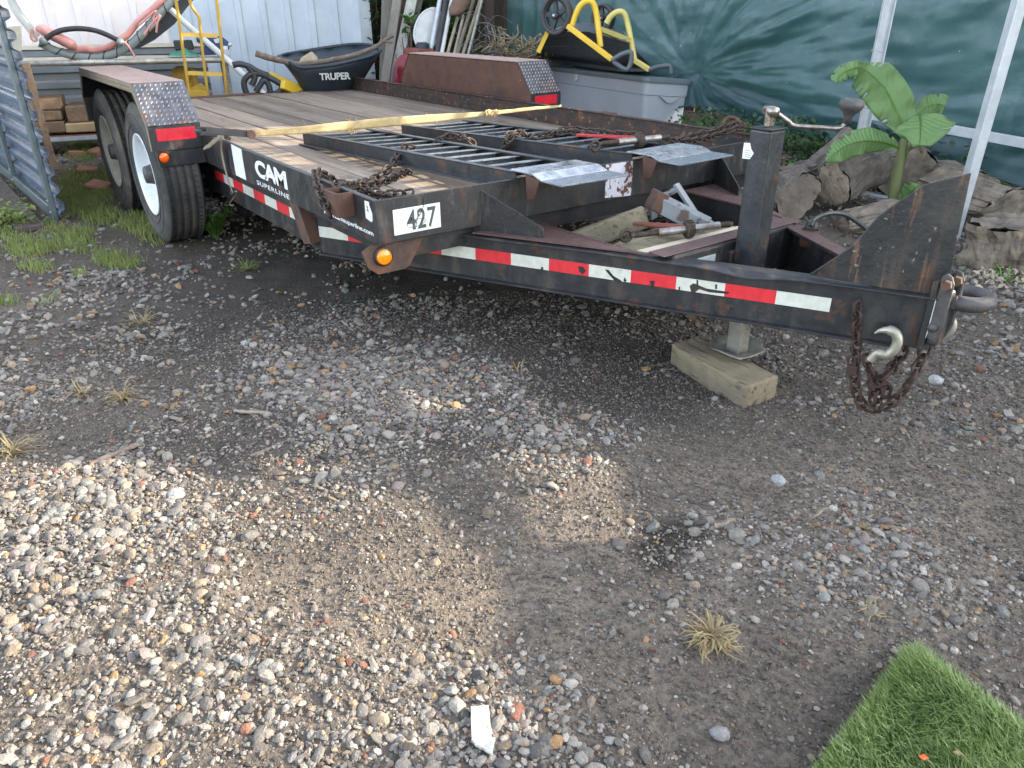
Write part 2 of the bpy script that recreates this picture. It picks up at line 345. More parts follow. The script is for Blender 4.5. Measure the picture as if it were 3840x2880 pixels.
V = np.stack([GX, GY, GZ], -1).reshape(-1, 3); ny = len(gy); I = (np.arange(len(gx)-1)[:, None]*ny+np.arange(ny-1)[None]).ravel()
F = np.stack([I, I+ny, I+ny+1, I+1], 1)
u, v = project(GX, GY, GZ)
def blob(cx, cy, rx, ry): return np.exp(-(((u-cx)/rx)**2+((v-cy)/ry)**2))
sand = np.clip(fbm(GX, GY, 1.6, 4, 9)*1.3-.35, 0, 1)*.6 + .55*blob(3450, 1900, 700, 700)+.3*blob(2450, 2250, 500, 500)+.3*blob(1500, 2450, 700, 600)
stain = np.clip((blob(2490, 2060, 120, 130)+.6*blob(2640, 2010, 110, 50)+(fbm(GX, GY, 30, 3, 12)-.5)*.9-.35)*3, 0, 1)[..., None]
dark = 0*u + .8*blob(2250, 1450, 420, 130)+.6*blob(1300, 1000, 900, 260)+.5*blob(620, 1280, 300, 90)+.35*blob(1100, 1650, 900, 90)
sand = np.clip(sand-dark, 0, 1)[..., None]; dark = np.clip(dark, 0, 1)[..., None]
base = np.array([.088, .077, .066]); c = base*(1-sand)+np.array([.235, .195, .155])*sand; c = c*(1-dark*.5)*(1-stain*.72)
c = c*(.72+.56*fbm(GX, GY, 14, 3, 30))[..., None]
gr = np.clip((.9-np.abs(GX+3.6)/2.6)*1.2, 0, 1)*np.clip((fbm(GX, GY, 1.5, 3, 21)-.38)*5, 0, 1)*(GX < -1.9)
c = c*(1-gr[..., None]*.5)+np.array([.10, .085, .045])*gr[..., None]*.5
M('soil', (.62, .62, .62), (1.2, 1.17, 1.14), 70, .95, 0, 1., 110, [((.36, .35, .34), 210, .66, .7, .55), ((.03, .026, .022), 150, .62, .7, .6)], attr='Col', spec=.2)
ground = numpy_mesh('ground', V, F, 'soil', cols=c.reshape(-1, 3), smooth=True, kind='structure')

# ------------------------------------------------------------------ loose stones
def ico(sub):
    bm = bmesh.new(); bmesh.ops.create_icosphere(bm, subdivisions=sub, radius=1); v = np.array([x.co[:] for x in bm.verts]); f = np.array([[q.index for q in p.verts] for p in bm.faces]); bm.free(); return v, f
def octa():
    return np.array([[1, 0, 0], [-1, 0, 0], [0, 1, 0], [0, -1, 0], [0, 0, 1], [0, 0, -1]], float), np.array([[0, 2, 4], [2, 1, 4], [1, 3, 4], [3, 0, 4], [2, 0, 5], [1, 2, 5], [3, 1, 5], [0, 3, 5]])
PAL = np.array([[.33, .325, .315], [.47, .46, .44], [.25, .245, .24], [.18, .18, .18], [.36, .30, .235], [.42, .27, .14], [.27, .13, .095], [.30, .26, .26], [.09, .09, .09], [.28, .30, .30]])
PAL = PAL*np.array([.64, .605, .565])
PW = np.array([.27, .17, .17, .09, .12, .025, .02, .06, .025, .05])
def scatter(n, r0, r1, shape, var, seed, fn, dmin=0, dmax=99, flat=.56, bury=.34, pal=None, wide=False):
    g = np.random.default_rng(seed); bv, bf = shape
    x = g.uniform(-8, 3.4, n*25); y = g.uniform(-2.6, 5.6, n*25); dist = np.hypot(x-CAM.x, y-CAM.y)
    uu, vv = project(x, y, 0*x); k = ((uu > -350) & (uu < 4190) & (vv < 3150) if not wide else (((uu > -3200) & (uu < 7000) & (vv < 5200)) & ~((uu > -350) & (uu < 4190) & (vv < 3150)))) & (dist > dmin) & (dist < dmax) & ((x-CAM.x)*FW.x+(y-CAM.y)*FW.y > 0)
    k &= g.random(n*25) < fn(x, y)
    x, y = x[k][:n], y[k][:n]; m = len(x)
    r = r0*(r1/r0)**(g.random(m)**1.9)
    sc = np.stack([g.uniform(.8, 1.35, m), g.uniform(.65, 1.05, m), g.uniform(flat*.75, flat*1.3, m)], 1)*r[:, None]
    shapes = [bv*(1+g.uniform(-var, var, (len(bv), 1)))+g.uniform(-var*.4, var*.4, bv.shape) for _ in range(40)]
    SV = np.array(shapes)[g.integers(0, 40, m)]*sc[:, None]
    q = g.normal(size=(m, 2))*.25; a = g.uniform(0, 6.283, m); ca, sa = np.cos(a), np.sin(a)
    X = SV[..., 0]*ca[:, None]-SV[..., 1]*sa[:, None]; Y = SV[..., 0]*sa[:, None]+SV[..., 1]*ca[:, None]; Z = SV[..., 2]+X*q[:, :1]+Y*q[:, 1:]
    z = ground_z(x, y)+sc[:, 2]*(1-2*bury)*g.uniform(.55, 1.25, m)
    Vv = np.stack([X+x[:, None], Y+y[:, None], Z+z[:, None]], -1).reshape(-1, 3)
    Ff = (bf[None]+(np.arange(m)*len(bv))[:, None, None]).reshape(-1, 3)
    ci = g.choice(len(PAL), m, p=PW/PW.sum()); col = PAL[ci]*g.uniform(.62, 1.2, (m, 1))*np.array([1.0, .985, .96])
    if pal is not None: col = pal*g.uniform(.6, 1.35, (m, 1))
    farl = np.clip((x+3.4)/-2, 0, 1)[:, None]; col = col*(1+farl*.1)
    C = np.repeat(col, len(bv), 0)
    return Vv, Ff, C
M('stone', (.72, .70, .68), (1.05, 1.05, 1.05), 120, .85, 0, .5, 240, attr='Col', nr=(.3, .6))
def join(parts):
    o = 0; VV, FF, CC = [], [], []
    for a, b, c_ in parts: VV.append(a); FF.append(b+o); CC.append(c_); o += len(a)
    return np.concatenate(VV), np.concatenate(FF), np.concatenate(CC)
dn = lambda p: (lambda x, y: dens2(x, y)**p)
parts = [scatter(8500, .0055, .0185, ico(2), .12, 11, lambda x, y: dens2(x, y)**2.6, 0, 2.6),
         scatter(40000, .0036, .0105, ico(1), .22, 12, lambda x, y: dens2(x, y)**1.7, 0, 3.2),
         scatter(30000, .006, .0195, ico(1), .24, 13, dn(1.9), 2.4, 9.5, .62, .24)]
parts.append(scatter(30000, .006, .018, octa(), .25, 19, dn(1.7), .5, 5.5, .62, .24, None, True))
st = numpy_mesh('gravel', *join(parts)[:2], 'stone', cols=join(parts)[2], kind='stuff')
parts = [scatter(60000, .0016, .0048, octa(), .25, 14, lambda x, y: .35+.5*dens2(x, y), 0, 3.0, .8, .3)]
parts.append(scatter(52000, .0022, .0085, octa(), .3, 15, lambda x, y: .8-.5*dens2(x, y), 0, 3.3, .6, .3, np.array([.098, .083, .068])))
numpy_mesh('grit', *join(parts)[:2], 'stone', cols=join(parts)[2], kind='stuff')
# ------------------------------------------------------------------ the trailer
WT = 2.155; ZR = .60; ZB = .45; ZD = .487; XR = -4.82; MID = WT/2
TR = thing('equipment_trailer', 'black flatbed trailer with plank deck and pintle ring standing on the gravel', 'trailer', (-1.6, MID, 0))
def mir(p): return (p[0], WT-p[1], p[2])
# deck planks
ys = [.012]
while ys[-1] < WT-.1: ys.append(ys[-1]+random.uniform(.186, .2))
ys[-1] = WT-.012
for i, (a, b) in enumerate(zip(ys, ys[1:])):
    mb = MB(); n = 14; z0 = ZD+random.uniform(-.003, .003); xs = [XR+.02+random.uniform(-.01, .01)+k*(-.012-XR-.02)/n for k in range(n+1)]
    v = []
    for x in xs:
        w1 = random.uniform(.003, .0075); w2 = random.uniform(.003, .0075); dz = random.uniform(-.0015, .0015)
        v += [(x, a+w1, z0-.036), (x, a+w1, z0+dz-.003), (x, a+w1+.004, z0+dz), (x, b-w2-.004, z0+dz), (x, b-w2, z0+dz-.003), (x, b-w2, z0-.036)]
    f = []
    for k in range(n):
        for q in range(5): f.append((k*6+q, (k+1)*6+q, (k+1)*6+q+1, k*6+q+1))
        f.append((k*6+5, (k+1)*6+5, (k+1)*6, k*6))
    f += [tuple(range(6)), tuple(reversed(range(n*6, n*6+6)))]
    f = [tuple(reversed(q)) for q in f]
    mb.add(v, f); mb.build('plank', 'deck_wood' if i > 1 or i == 0 else 'deck_wood', TR)
MB().bx((XR+.03, .08, ZD-.11), (-.03, WT-.08, ZD-.045)).build('deck_frame', 'black_frame', TR)
for k in range(9):
    pass
# side rails (channels), front rail, rear edge
for sgn, y0 in ((1, 0.), (-1, WT)):
    mb = MB(); L = XR if sgn < 0 else XR+.1
    mb.bx((L, y0, ZB), (.0, y0+sgn*.008, ZR)); mb.bx((L, y0+sgn*.008, ZR-.008), (-.008, y0+sgn*.022 if sgn > 0 else y0-.006-.016, ZR-.001)); mb.bx((L, y0+sgn*.008, ZB+.001), (-.008, y0+sgn*.05, ZB+.009))
    mb.build('side_rail', 'black_paint' if sgn > 0 else 'rail_flaked', TR, bev=.002)
MB().bx((-.0005, -.001, ZB-.0005), (.008, WT+.001, ZR+.0008)).build('front_rail', 'black_paint_worn', TR, bev=.0025)
MB().prism([(XR+.03, .0, ZD+.004), (XR-.04, .0, ZD+.012), (XR-.06, .0, ZD-.1), (XR-.05, .0, ZD-.1), (XR-.03, .0, ZD), (XR+.03, .0, ZD-.004)], (0, WT, 0)).build('rear_edge_plate', 'rust_brown', TR, bev=.002)
MB().prism([(XR-.03, WT-.01, ZB), (XR-.03, WT-.01, ZR-.03), (XR+.03, WT-.01, ZR), (XR+.02, WT-.01, ZB)], (0, -.01, 0)).build('rail_end', 'rail_flaked', TR)
# side beams and tongue beams: one channel that bends inward behind the front corner
A27 = R(27); td = Vector((math.cos(A27), math.sin(A27), 0)); tn = Vector((-math.sin(A27), math.cos(A27), 0))
def TB(s, off=0, z=0): p = Vector((-.65, .06, 0))+td*s+tn*off; return Vector((p.x, p.y, z))
def channel(mb, a, b, z0, z1, inn, t=.008, fl=.055):
    """C channel from a to b, flanges pointing along inn"""
    a = Vector(a); b = Vector(b); inn = Vector(inn)
    for (w0, w1, q0, q1) in ((0, t, z0, z1), (t, fl, z1-t*1.3, z1-.0004), (t, fl, z0+.0004, z0+t*1.3)):
        P = [a+inn*w0, a+inn*w1, b+inn*w1, b+inn*w0]; mb.prism([(p.x, p.y, q0) for p in P], (0, 0, q1-q0))
BZ0, BZ1 = .252, .421
near = MB(); channel(near, (XR+.3, .06, 0), (-.652, .06, 0), .262, .447, (0, 1, 0)); 
near.build('side_beam', 'black_paint', TR, bev=.002)
far = MB(); channel(far, mir((XR+.3, .06, 0)), mir((-.652, .06, 0)), .262, .447, (0, -1, 0)); far.build('side_beam', 'black_paint', TR)
def dent(s):
    return 0
nb = MB(); channel(nb, TB(-.0), TB(2.262), BZ0, BZ1, tn)
# outward flanges of the tongue channel, the top one buckled near the hitch
n = 60; v = []; f = []
for k in range(n+1):
    s = 2.255*k/n; b = math.exp(-((s-1.72)/.1)**2)*.012
    for off, z in ((-.0, BZ1), (-.026-.004*math.sin(s*9)+b*.6, BZ1-b*1.4), (-.026-.004*math.sin(s*9)+b*.6, BZ1-.006-b*1.4), (0, BZ1-.009)): v.append(TB(s, off, z))
for k in range(n):
    for q in range(4): f.append((k*4+q, (k+1)*4+q, (k+1)*4+(q+1) % 4, k*4+(q+1) % 4))
f += [(0, 1, 2, 3), (n*4+3, n*4+2, n*4+1, n*4)]
nb.add(v, f)
nb.prism([TB(0, -.026, BZ0), TB(0, 0, BZ0), TB(2.2, 0, BZ0), TB(2.2, -.026, BZ0)], (0, 0, .007))
nb.build('tongue_beam', 'black_paint', TR, bev=.0015)
fb = MB(); a = mir(TB(0)); b = mir(TB(2.2)); channel(fb, a, b, BZ0, BZ1, (tn.x, -tn.y, 0)); fb.build('tongue_beam', 'black_paint', TR, bev=.0015)
tf = MB().prism([mir(TB(.75, -.0, BZ1+.002)), mir(TB(2.15, -.0, BZ1+.002)), mir(TB(2.15, .06, BZ1+.002)), mir(TB(.75, .06, BZ1+.002))], (0, 0, .004)); tf.build('beam_flange', 'tread_rust', TR)
# tray plates with raised pattern
lug = []
def lugs(mb, P, du, dv, nu, nv, step, ln=.011, wd=.0035, h=.0016, inside=None, ang=.6):
    P = Vector(P); du = Vector(du).normalized(); dv = Vector(dv).normalized(); nn = du.cross(dv)
    for i in range(nu):
        for j in range(nv):
            c = P+du*(i*step)+dv*(j*step)
            if inside and not inside(c): continue
            s = 1 if (i+j) % 2 else -1; a = du*math.cos(ang*s+ .18)+dv*math.sin(ang*s+.18); b = nn.cross(a)
            if s < 0: a, b = b, -a
            mb.add([c-a*ln, c-b*wd, c+a*ln, c+b*wd, c-a*ln*.45+nn*h, c+a*ln*.45+nn*h], [(0, 1, 4), (1, 5, 4), (1, 2, 5), (2, 3, 5), (3, 4, 5), (3, 0, 4)])
for k, g in enumerate((lambda p: tuple(p), mir)):
    poly = [(.009, .38, BZ1+.006), (.009, .655, BZ1+.006), (.44, .668, BZ1+.006), (.62, .712, BZ1+.006)]
    q = [g(p) for p in poly]; MB().prism(q, (0, 0, .005)).build('tread_plate', 'tread_rust', TR)
    mb = MB(); ins = (lambda c: c.y < .64 and c.y > .40+.51*c.x) if k == 0 else (lambda c: c.y > WT-.64 and c.y < WT-(.40+.51*c.x))
    lugs(mb, (.02, .39 if k == 0 else WT-.66, BZ1+.0112), (1, 0, 0), (0, 1, 0), 26, 12, .024, .0085, .003, .0012, ins); mb.build('tread_pattern', 'tread_rust', TR, kind='stuff')
    web = MB().prism([g((.01, .655, .28)), g((.01, .655, BZ1+.004)), g((.37, .665, BZ1+.004)), g((.37, .665, .28))], (0, .006 if k == 0 else -.006, 0)); web.build('tray_side', 'black_paint_worn', TR)
    MB().prism([g((.0095, .651, BZ1+.0062)), g((.44, .664, BZ1+.0062)), g((.44, .671, BZ1+.0062)), g((.0095, .659, BZ1+.0062))], (0, 0, .0075)).build('plate_edge', 'tread_rust', TR)
MB().prism([(.009, .66, .262), (.36, .67, .262), (.58, .79, .262), (.58, WT-.79, .262), (.36, WT-.67, .262), (.009, WT-.66, .262)], (0, 0, .008)).build('tray_floor', 'bracket_rust', TR)
# cross channel in front of the tray, bolted, with the warning sticker
cb_ = MB(); cb_.bx((.585, .745, .27), (.66, WT-.745, BZ1+.012)); cb_.build('cross_member', 'black_paint_worn', TR, bev=.012, seg=3)
MB().bx((.583, .70, BZ1+.0125), (.655, WT-.70, BZ1+.0165)).build('cross_member_top', 'tread_rust', TR, bev=.002)
MB().bx((.661, .86, .30), (.6625, .955, .402)).build('sticker', 'paper_grey', TR)
MB().prism([(.664, .86, .30), (.664, .86, .37), (.664, .83, .30)], (.001, 0, 0)).build('sticker_curl', 'paper_white', TR)
mb = MB()
for j in range(14): mb.bx((.6626, .868, .393-j*.0062), (.6630, .868+random.uniform(.05, .08), .3945-j*.0062))
mb.build('sticker_print', 'print_grey', TR)
# gusset from the front rail down the tongue
g0 = Vector((.0085, .302, 0)); 
for k, g in enumerate((lambda p: tuple(p), mir)):
    off = .022
    s0 = (g0-Vector((-.65, .06, 0))).dot(td)
    P = [TB(s0+.02, off, ZR-.004), TB(s0+.02, off, BZ1+.001), TB(s0+.305, off, BZ1+.001), TB(s0+.305, off, BZ1+.042), TB(s0+.297, off, BZ1+.052)]
    MB().prism([g(p) for p in P], (tn*.006 if k == 0 else Vector((tn.x, -tn.y, 0))*.006)).build('gusset', 'black_paint_worn', TR, bev=.0015)
# corner light bracket
mb = MB(); X0 = -.02
pl = [(X0, -.018, ZB-.001), (X0, .19, ZB-.001), (X0, .165, .41), (X0, .125, .352), (X0, .105, .342), (X0, -.0, .342), (X0, -.035, .37), (X0, -.055, .43)]
mb.prism(pl, (.006, 0, 0)); mb.build('light_bracket', 'bracket_rust', TR)
def round_light(c, ax, r, mat, deep=.02, hood=False):
    q = MB().lathe([(0, 0), (r*1.38, 0), (r*1.4, .006), (r*1.3, .012), (r*1.08, .013)], c, ax, 28).build('light_grommet', 'rubber_ring', TR)
    MB().lathe([(r*1.07, .010), (r*1.05, .016), (r*1.0, .021), (r*.82, deep+.003), (r*.4, deep+.0055), (r*.1, deep+.007), (0, deep+.006)], c, ax, 28).build('marker_light', mat, TR)
round_light(at(1435, 960, x=X0+.006), (1, -.12, 0), .0255, 'amber_lens')
q = mir(at(1435, 960, x=X0+.006)); MB().lathe([(0, 0), (.035, 0), (.03, .018), (0, .025)], q, (1, 0, 0), 20).build('marker_light', 'amber_lens', TR)
# rusty upright between rail and beam near the bend, and the spare one further back
MB().prism([(-.80, .002, ZB), (-.70, .002, ZB), (-.66, .02, .30), (-.74, .02, .28)], (0, .05, 0)).build('rail_brace', 'bracket_rust', TR)
# stake pocket
MB().bx((-.262, -.062, .52), (-.254, -.0005, .603)).bx((-.254, -.062, .52), (-.160, -.054, .6025)).bx((-.160, -.0620, .5195), (-.152, -.0005, .6035)).build('stake_pocket', 'rust_brown', TR, bev=.0012)
for xx in (-1.2, -2.9+.0, -4.3):
    q = MB().bx((xx-.05, WT, .50), (xx+.05, WT+.05, ZR)); q.build('stake_pocket', 'rust_brown', TR)
# reflective tape, one piece per colour field
def tape_side(s0, s1, y, red, z0=.343, z1=.389):
    MB().bx((s0, y-.0012, z0), (s1, y-.0001, z1)).build('reflective_strip', 'tape_red' if red else 'tape_white', TR)
for k in range(9):
    a = -2.036+k*.1525; b = a+.1525 if k < 8 else a+.035
    tape_side(a, b, .06, k % 2 == 0)
def tape_tongue(s0, s1, red, side=0, z0=.325, z1=.369):
    P = [TB(s0, -.0002, z0), TB(s1, -.0002, z0), TB(s1, -.0014, z0), TB(s0, -.0014, z0)]
    if side: P = [mir(p) for p in P]
    MB().prism(P, (0, 0, z1-z0)).build('reflective_strip', 'tape_red' if red else 'tape_white', TR)
ss = []
for k, (a, b) in enumerate(((1654.8, 913.4), (1782.8, 934.5), (1916.5, 956.5), (2059, 978), (2209.2, 999.1), (2366.6, 1024.6), (2537.4, 1045.8), (2720.8, 1065.8), (2913.4, 1091.0), (3119.6, 1119))):
    ss.append((wp(a, b, TB(0), tn)-Vector((-.65, .06, 0))).dot(td))
tape_tongue(ss[0]-.22, ss[0], True)
for k in range(9): tape_tongue(ss[k], ss[k+1], k % 2 == 1)
sa = (wp(1196, 860, TB(0), tn)-Vector((-.65, .06, 0))).dot(td); sb = (wp(1304, 880, TB(0), tn)-Vector((-.65, .06, 0))).dot(td)
tape_tongue(sa, sb, False); tape_tongue(sb, sb+.09, True)
for pts in (((2268, 1010), (2282, 1012), (2300, 1034), (2330, 1052), (2326, 1062), (2310, 1058), (2284, 1030)), ((2436, 1052), (2456, 1054), (2450, 1082), (2444, 1082)), ((2586, 1072), (2600, 1062), (2612, 1066), (2650, 1082), (2700, 1090), (2736, 1095), (2730, 1102), (2660, 1096), (2622, 1084), (2604, 1098), (2592, 1094)), ((2612, 1050), (2618, 1050), (2619, 1072), (2612, 1070)), ((2682, 1066), (2690, 1068), (2688, 1084), (2682, 1084)), ((2168, 998), (2186, 1000), (2198, 1016), (2184, 1030), (2172, 1018)), ((2342, 1040), (2350, 1052), (2344, 1058), (2338, 1052)), ((2030, 1000), (2038, 1004), (2036, 1016), (2028, 1010)), ((2545, 1075), (2551, 1076), (2550, 1094), (2545, 1092))):
    P = [wp(a, b, TB(0, -.0016), tn) for a, b in pts]; MB().prism(P, tn*-.0006).build('paint_scrape', 'black_frame', TR)
# lettering on the side rail
Y0 = -.0004
def rail_text(s, p0, p1, hgt, mat, shear=0, bold=0, sp=1., nm='lettering'):
    a = at(*p0, y=Y0); b = at(*p1, y=Y0); text(nm, s, (a.x, Y0, a.z), (1, 0, 0), (0, 0, 1), b.x-a.x, hgt, mat, TR, .0004, spacing=sp, bold=bold, shear=shear)
rail_text('CAM', (962, 660), (1080, 711), .076, 'decal_white', 0, .045, .86, 'rail_lettering')
rail_text('SUPERLINE', (965, 691), (1086, 745), .020, 'decal_white', 0, .012, 1.15, 'rail_lettering')
rail_text('www.camsuperline.com', (1215, 803), (1403, 903), .0215, 'decal_white', 0, .02, .95, 'rail_lettering')
def quad_decal(pts, mat, nm, **k):
    mb = MB(); P = [at(*p, **k) for p in pts]; n = (P[1]-P[0]).cross(P[2]-P[0]).normalized()
    if n.dot(CAM-P[0]) < 0: n = -n
    mb.prism(P, n*.0008); return mb.build(nm, mat, TR)
quad_decal([(866, 540), (905, 560), (911, 600), (924, 676), (886, 657), (874, 590)], 'decal_white', 'logo_sticker', y=0)
quad_decal([(1367, 752), (1383, 757), (1385, 770), (1392, 790), (1396, 800), (1398, 828), (1394, 833), (1373, 817), (1371, 800)], 'decal_white', 'stake_decal', y=0)
mb = MB()
for (x0_, x1_, z0_, z1_) in ((.0, .012, .574, .577), (.003, .005, .56, .582), (.008, .0105, .557, .577), (-.002, .013, .562, .565)):
    a = at(1372, 770, y=-.001); mb.bx((a.x+.004+x0_, -.0012, z0_-.005), (a.x+.004+x1_, -.0009, z1_-.005))
mb.build('decal_print', 'decal_black', TR)
# plate 427 on the front rail
P = [at(*p, x=.0088) for p in ((1475, 790), (1649, 761), (1653, 848), (1485, 881))]
MB().bx((.008, .062, .474), (.0095, .247, .561)).build('number_plate', 'plate_white', TR)
text('plate_number', '427', (.0095, .112, .481), (0, 1, 0), (0, 0, 1), .118, .072, 'decal_black', TR, .0003, bold=.02, spacing=1.1)
mb = MB(); c0 = Vector((.0112, .148, .505)); mb.tube([c0+Vector((0, .037*math.cos(t), .0125*math.sin(t)+.004*math.cos(t))) for t in [2*math.pi*k/24 for k in range(24)]], .0009, 5, closed=True)
mb.tube(smooth_path([c0+Vector(p) for p in ((0, -.005, -.022), (.001, .004, .012), (0, .012, .03), (0, .012, .02), (0, .027, .044), (.0, .035, .06), (.0, .042, .095))]), .0011, 5); mb.build('plate_scribble', 'decal_black', TR)
quad_decal([(2272, 618), (2373, 603), (2370, 690), (2364, 733), (2318, 738), (2268, 742)], 'decal_peeled', 'peeled_label', x=.0088)
# bend in front of the white side sticker on the far corner
MB().bx((-.14, WT+.0005, .47), (-.02, WT+.002, .575)).build('stake_decal', 'paper_white', TR)

# ------------------------------------------------------------------ fenders
FX1, FX2, FX3, FX4, FZ, FS, FW_ = -2.079, -1.925, -3.548, -3.70, .837, .648, .2545
for k, g in enumerate((lambda p: tuple(p), mir)):
    F = thing_f = bpy.data.objects.new('fender', None); COL.objects.link(F); F.parent = TR; F.location = Vector(g((-2.8, 0, .6)))-world_loc(TR)
    yo = -FW_; t = .005
    prof = [(FX2, .53), (FX2, FS), (FX1, FZ), (FX3, FZ), (FX4, FS), (FX4, .50)]
    def strip(a, b, y0, y1, mat, nm, thick=t, bev=0):
        d = Vector((b[0]-a[0], 0, b[1]-a[1])); nrm = Vector((-d.z, 0, d.x)).normalized()*-1
        P = [g((a[0], y0, a[1])), g((b[0], y0, b[1])), g((b[0], y1, b[1])), g((a[0], y1, a[1]))]
        return MB().prism(P, nrm*thick).build(nm, mat, F, bev=bev)
    strip(prof[0], prof[1], yo, -.001, 'black_paint_worn', 'front_panel')
    strip(prof[1], prof[2], yo, -.001, 'tread_front', 'front_slope')
    strip(prof[2], prof[3], yo, -.001, 'tread_top', 'top_panel')
    strip(prof[3], prof[4], yo, -.001, 'black_paint_worn', 'rear_slope')
    strip(prof[4], prof[5], yo, -.001, 'black_paint_worn', 'rear_panel')
    # rolled outer lip
    lip = MB(); dn_ = .042
    pts = [(p[0], p[1]) for p in prof]
    ins = [(FX2-.028, .53), (FX2-.03, FS+.0), (FX1-.025, FZ-dn_), (FX3+.02, FZ-dn_), (FX4+.02, FS), (FX4+.018, .5)]
    for i in range(5):
        a, b, c, d = pts[i], pts[i+1], ins[i+1], ins[i]
        lip.prism([g((p[0], yo-.0005, p[1]-.0006)) for p in (a, b, c, d)], (0, .004 if k == 0 else -.004, 0))
    lip.build('fender_lip', 'strap_grey' if k == 0 else 'tread_top', F)
    inn = MB().prism([g((p[0], -.0015, max(p[1], .602)-.002)) for p in ((FX2-.003, .6), (FX2-.003, FS), (FX1-.003, FZ-.003), (FX3, FZ-.003), (FX4+.003, FS), (FX4+.003, .6))], (0, -.006 if k == 0 else .006, 0))
    inn.build('inner_wall', 'rust_brown', F, bev=.002)
    # raised tread pattern
    sd = Vector((FX1-FX2, 0, FZ-FS)); ln = sd.length; mb = MB()
    o = Vector((FX2, (yo if k == 0 else WT)+.012, FS))+Vector((.0052*math.cos(.68), 0, .0045))
    lugs(mb, o+sd.normalized()*.006, (0, 1, 0), sd, 10, 10, .0245, .0115, .0034, .003)
    mb.build('tread_pattern', 'tread_lug', F, kind='stuff')
    mb = MB(); lugs(mb, (FX3+.01, (yo if k == 0 else WT)+.012, FZ+.0055), (1, 0, 0), (0, 1, 0), 78, 13, .0185, .0085, .0026, .0018)
    mb.build('tread_pattern', 'tread_top', F, kind='stuff')
    mb = MB(); lugs(mb, g((FX3+.01, yo-.005, FZ-.035)), (1, 0, 0), (0, 0, 1), 78, 2, .0185, .0075, .0024, .0015); mb.build('tread_pattern', 'tread_top', F, kind='stuff')
    # reflector and light box below
    rp = MB().box(g((FX2+.0065, -.125 if k == 0 else -.125, .606)), (.003, .19, .058)); rp.build('reflector', 'red_reflector', F)
    MB().bx(g((FX2-.05, yo+.02, ZB)), g((FX2+.002, -.0005, .528))).build('light_box', 'black_paint_worn', F, bev=.003)
    c = at(614, 591, x=FX2+.002) if k == 0 else Vector(mir(at(614, 591, x=FX2+.002)))
    MB().lathe([(0, 0), (.031, 0), (.033, .014), (.029, .014), (.027, .006)], c, (1, 0, 0), 24).build('light_grommet', 'rubber_ring', F)
    MB().lathe([(.0255, .004), (.025, .012), (.018, .019), (.006, .021), (0, .0205)], c, (1, 0, 0), 24).build('marker_light', 'orange_lens', F)

# ------------------------------------------------------------------ wheels
RW = .366
def wheel(x, side, dusty):
    g = (lambda p: tuple(p)) if side == 0 else mir
    yo, yi = -.248, -.03; o = bpy.data.objects.new('wheel', None); COL.objects.link(o); o.parent = TR; o.location = Vector(g((x, (yo+yi)/2, RW-.008)))-world_loc(TR)
    c = world_loc(o); ax = Vector((0, 1 if side == 0 else -1, 0)); hw = .109
    # tread profile with four grooves
    pr = [(.212, -hw+.018), (.235, -hw+.004), (.29, -hw-.004), (.33, -hw+.0), (.352, -hw+.010), (.368, -hw+.018), (.376, -hw+.026)]
    gr_ = [-.058, -.02, .02, .058]; hgt = -hw+.03
    pr.append((RW-.003, hgt))
    for q in gr_: pr += [(RW-.0005, q-.006), (RW-.011, q-.0045), (RW-.011, q+.0045), (RW-.0005, q+.006)]
    pr += [(RW-.003, hw-.03), (.376, hw-.026), (.352, hw-.01), (.29, hw), (.212, hw-.018)]
    mb = MB().lathe(pr, c, ax, 72)
    ty = mb.build('tyre', 'rubber_dusty' if dusty else 'rubber', o)
    # sidewall rings and sipes
    mb = MB()
    for r0 in (.262, .318): mb.tube([c+Vector((math.cos(a)*r0, 0, math.sin(a)*r0))+ax*(-hw-.001) for a in [2*math.pi*i/60 for i in range(60)]], .0022, 4, closed=True)
    for i in range(80):
        a = 2*math.pi*i/80; rd = Vector((math.cos(a), 0, math.sin(a))); tg = Vector((-math.sin(a), 0, math.cos(a)))
        for y0, y1 in ((-hw+.03, -hw+.046), (hw-.03, hw-.046)):
            mb.bar(c+rd*(RW-.002)+ax*y0, c+rd*(RW-.001)+ax*y1+tg*.006, .0035, .004, up=rd)
        mb.bar(c+rd*(RW-.001)-ax*.053, c+rd*(RW-.001)-ax*.027+tg*.008, .003, .003, up=rd)
        mb.bar(c+rd*(RW-.001)-ax*.013, c+rd*(RW-.001)+ax*.013+tg*.008, .003, .003, up=rd)
    mb.build('tread_detail', 'rubber_ring', ty)
    rm = MB().lathe([(.214, -hw+.016), (.219, -hw+.006), (.212, -hw+.004), (.205, -hw+.012), (.196, -hw+.022), (.190, -hw+.05), (.172, -hw+.062), (.16, -hw+.10), (.13, -hw+.105), (.115, -hw+.09), (.09, -hw+.085), (.062, -hw+.087), (.06, -hw+.11)], c, ax, 48).build('rim', 'rim_dusty' if dusty else 'rim_white', o)
    for i in range(6):
        a = 2*math.pi*i/6+.3; MB().lathe([(0, 0), (.009, 0), (.009, -.014), (0, -.018)], c+Vector((math.cos(a)*.082, 0, math.sin(a)*.082))+ax*(-hw+.087), ax, 6).build('lug_nut', 'hub_grey', rm)
    MB().lathe([(.058, .10), (.058, .02), (.05, .0), (.046, -.02), (.043, -.028), (0, -.03)], c+ax*(-hw+.03), ax, 24).build('hub', 'hub_grey', o)
    return o
for x, dusty in ((-2.285, 0), (-3.22, 1)):
    for s in (0, 1): wheel(x, s, dusty)
for x in (-2.285, -3.22): MB().tube([(x, 0, RW-.05), (x, WT, RW-.05)], .035, 10).build('axle', 'black_frame', TR)

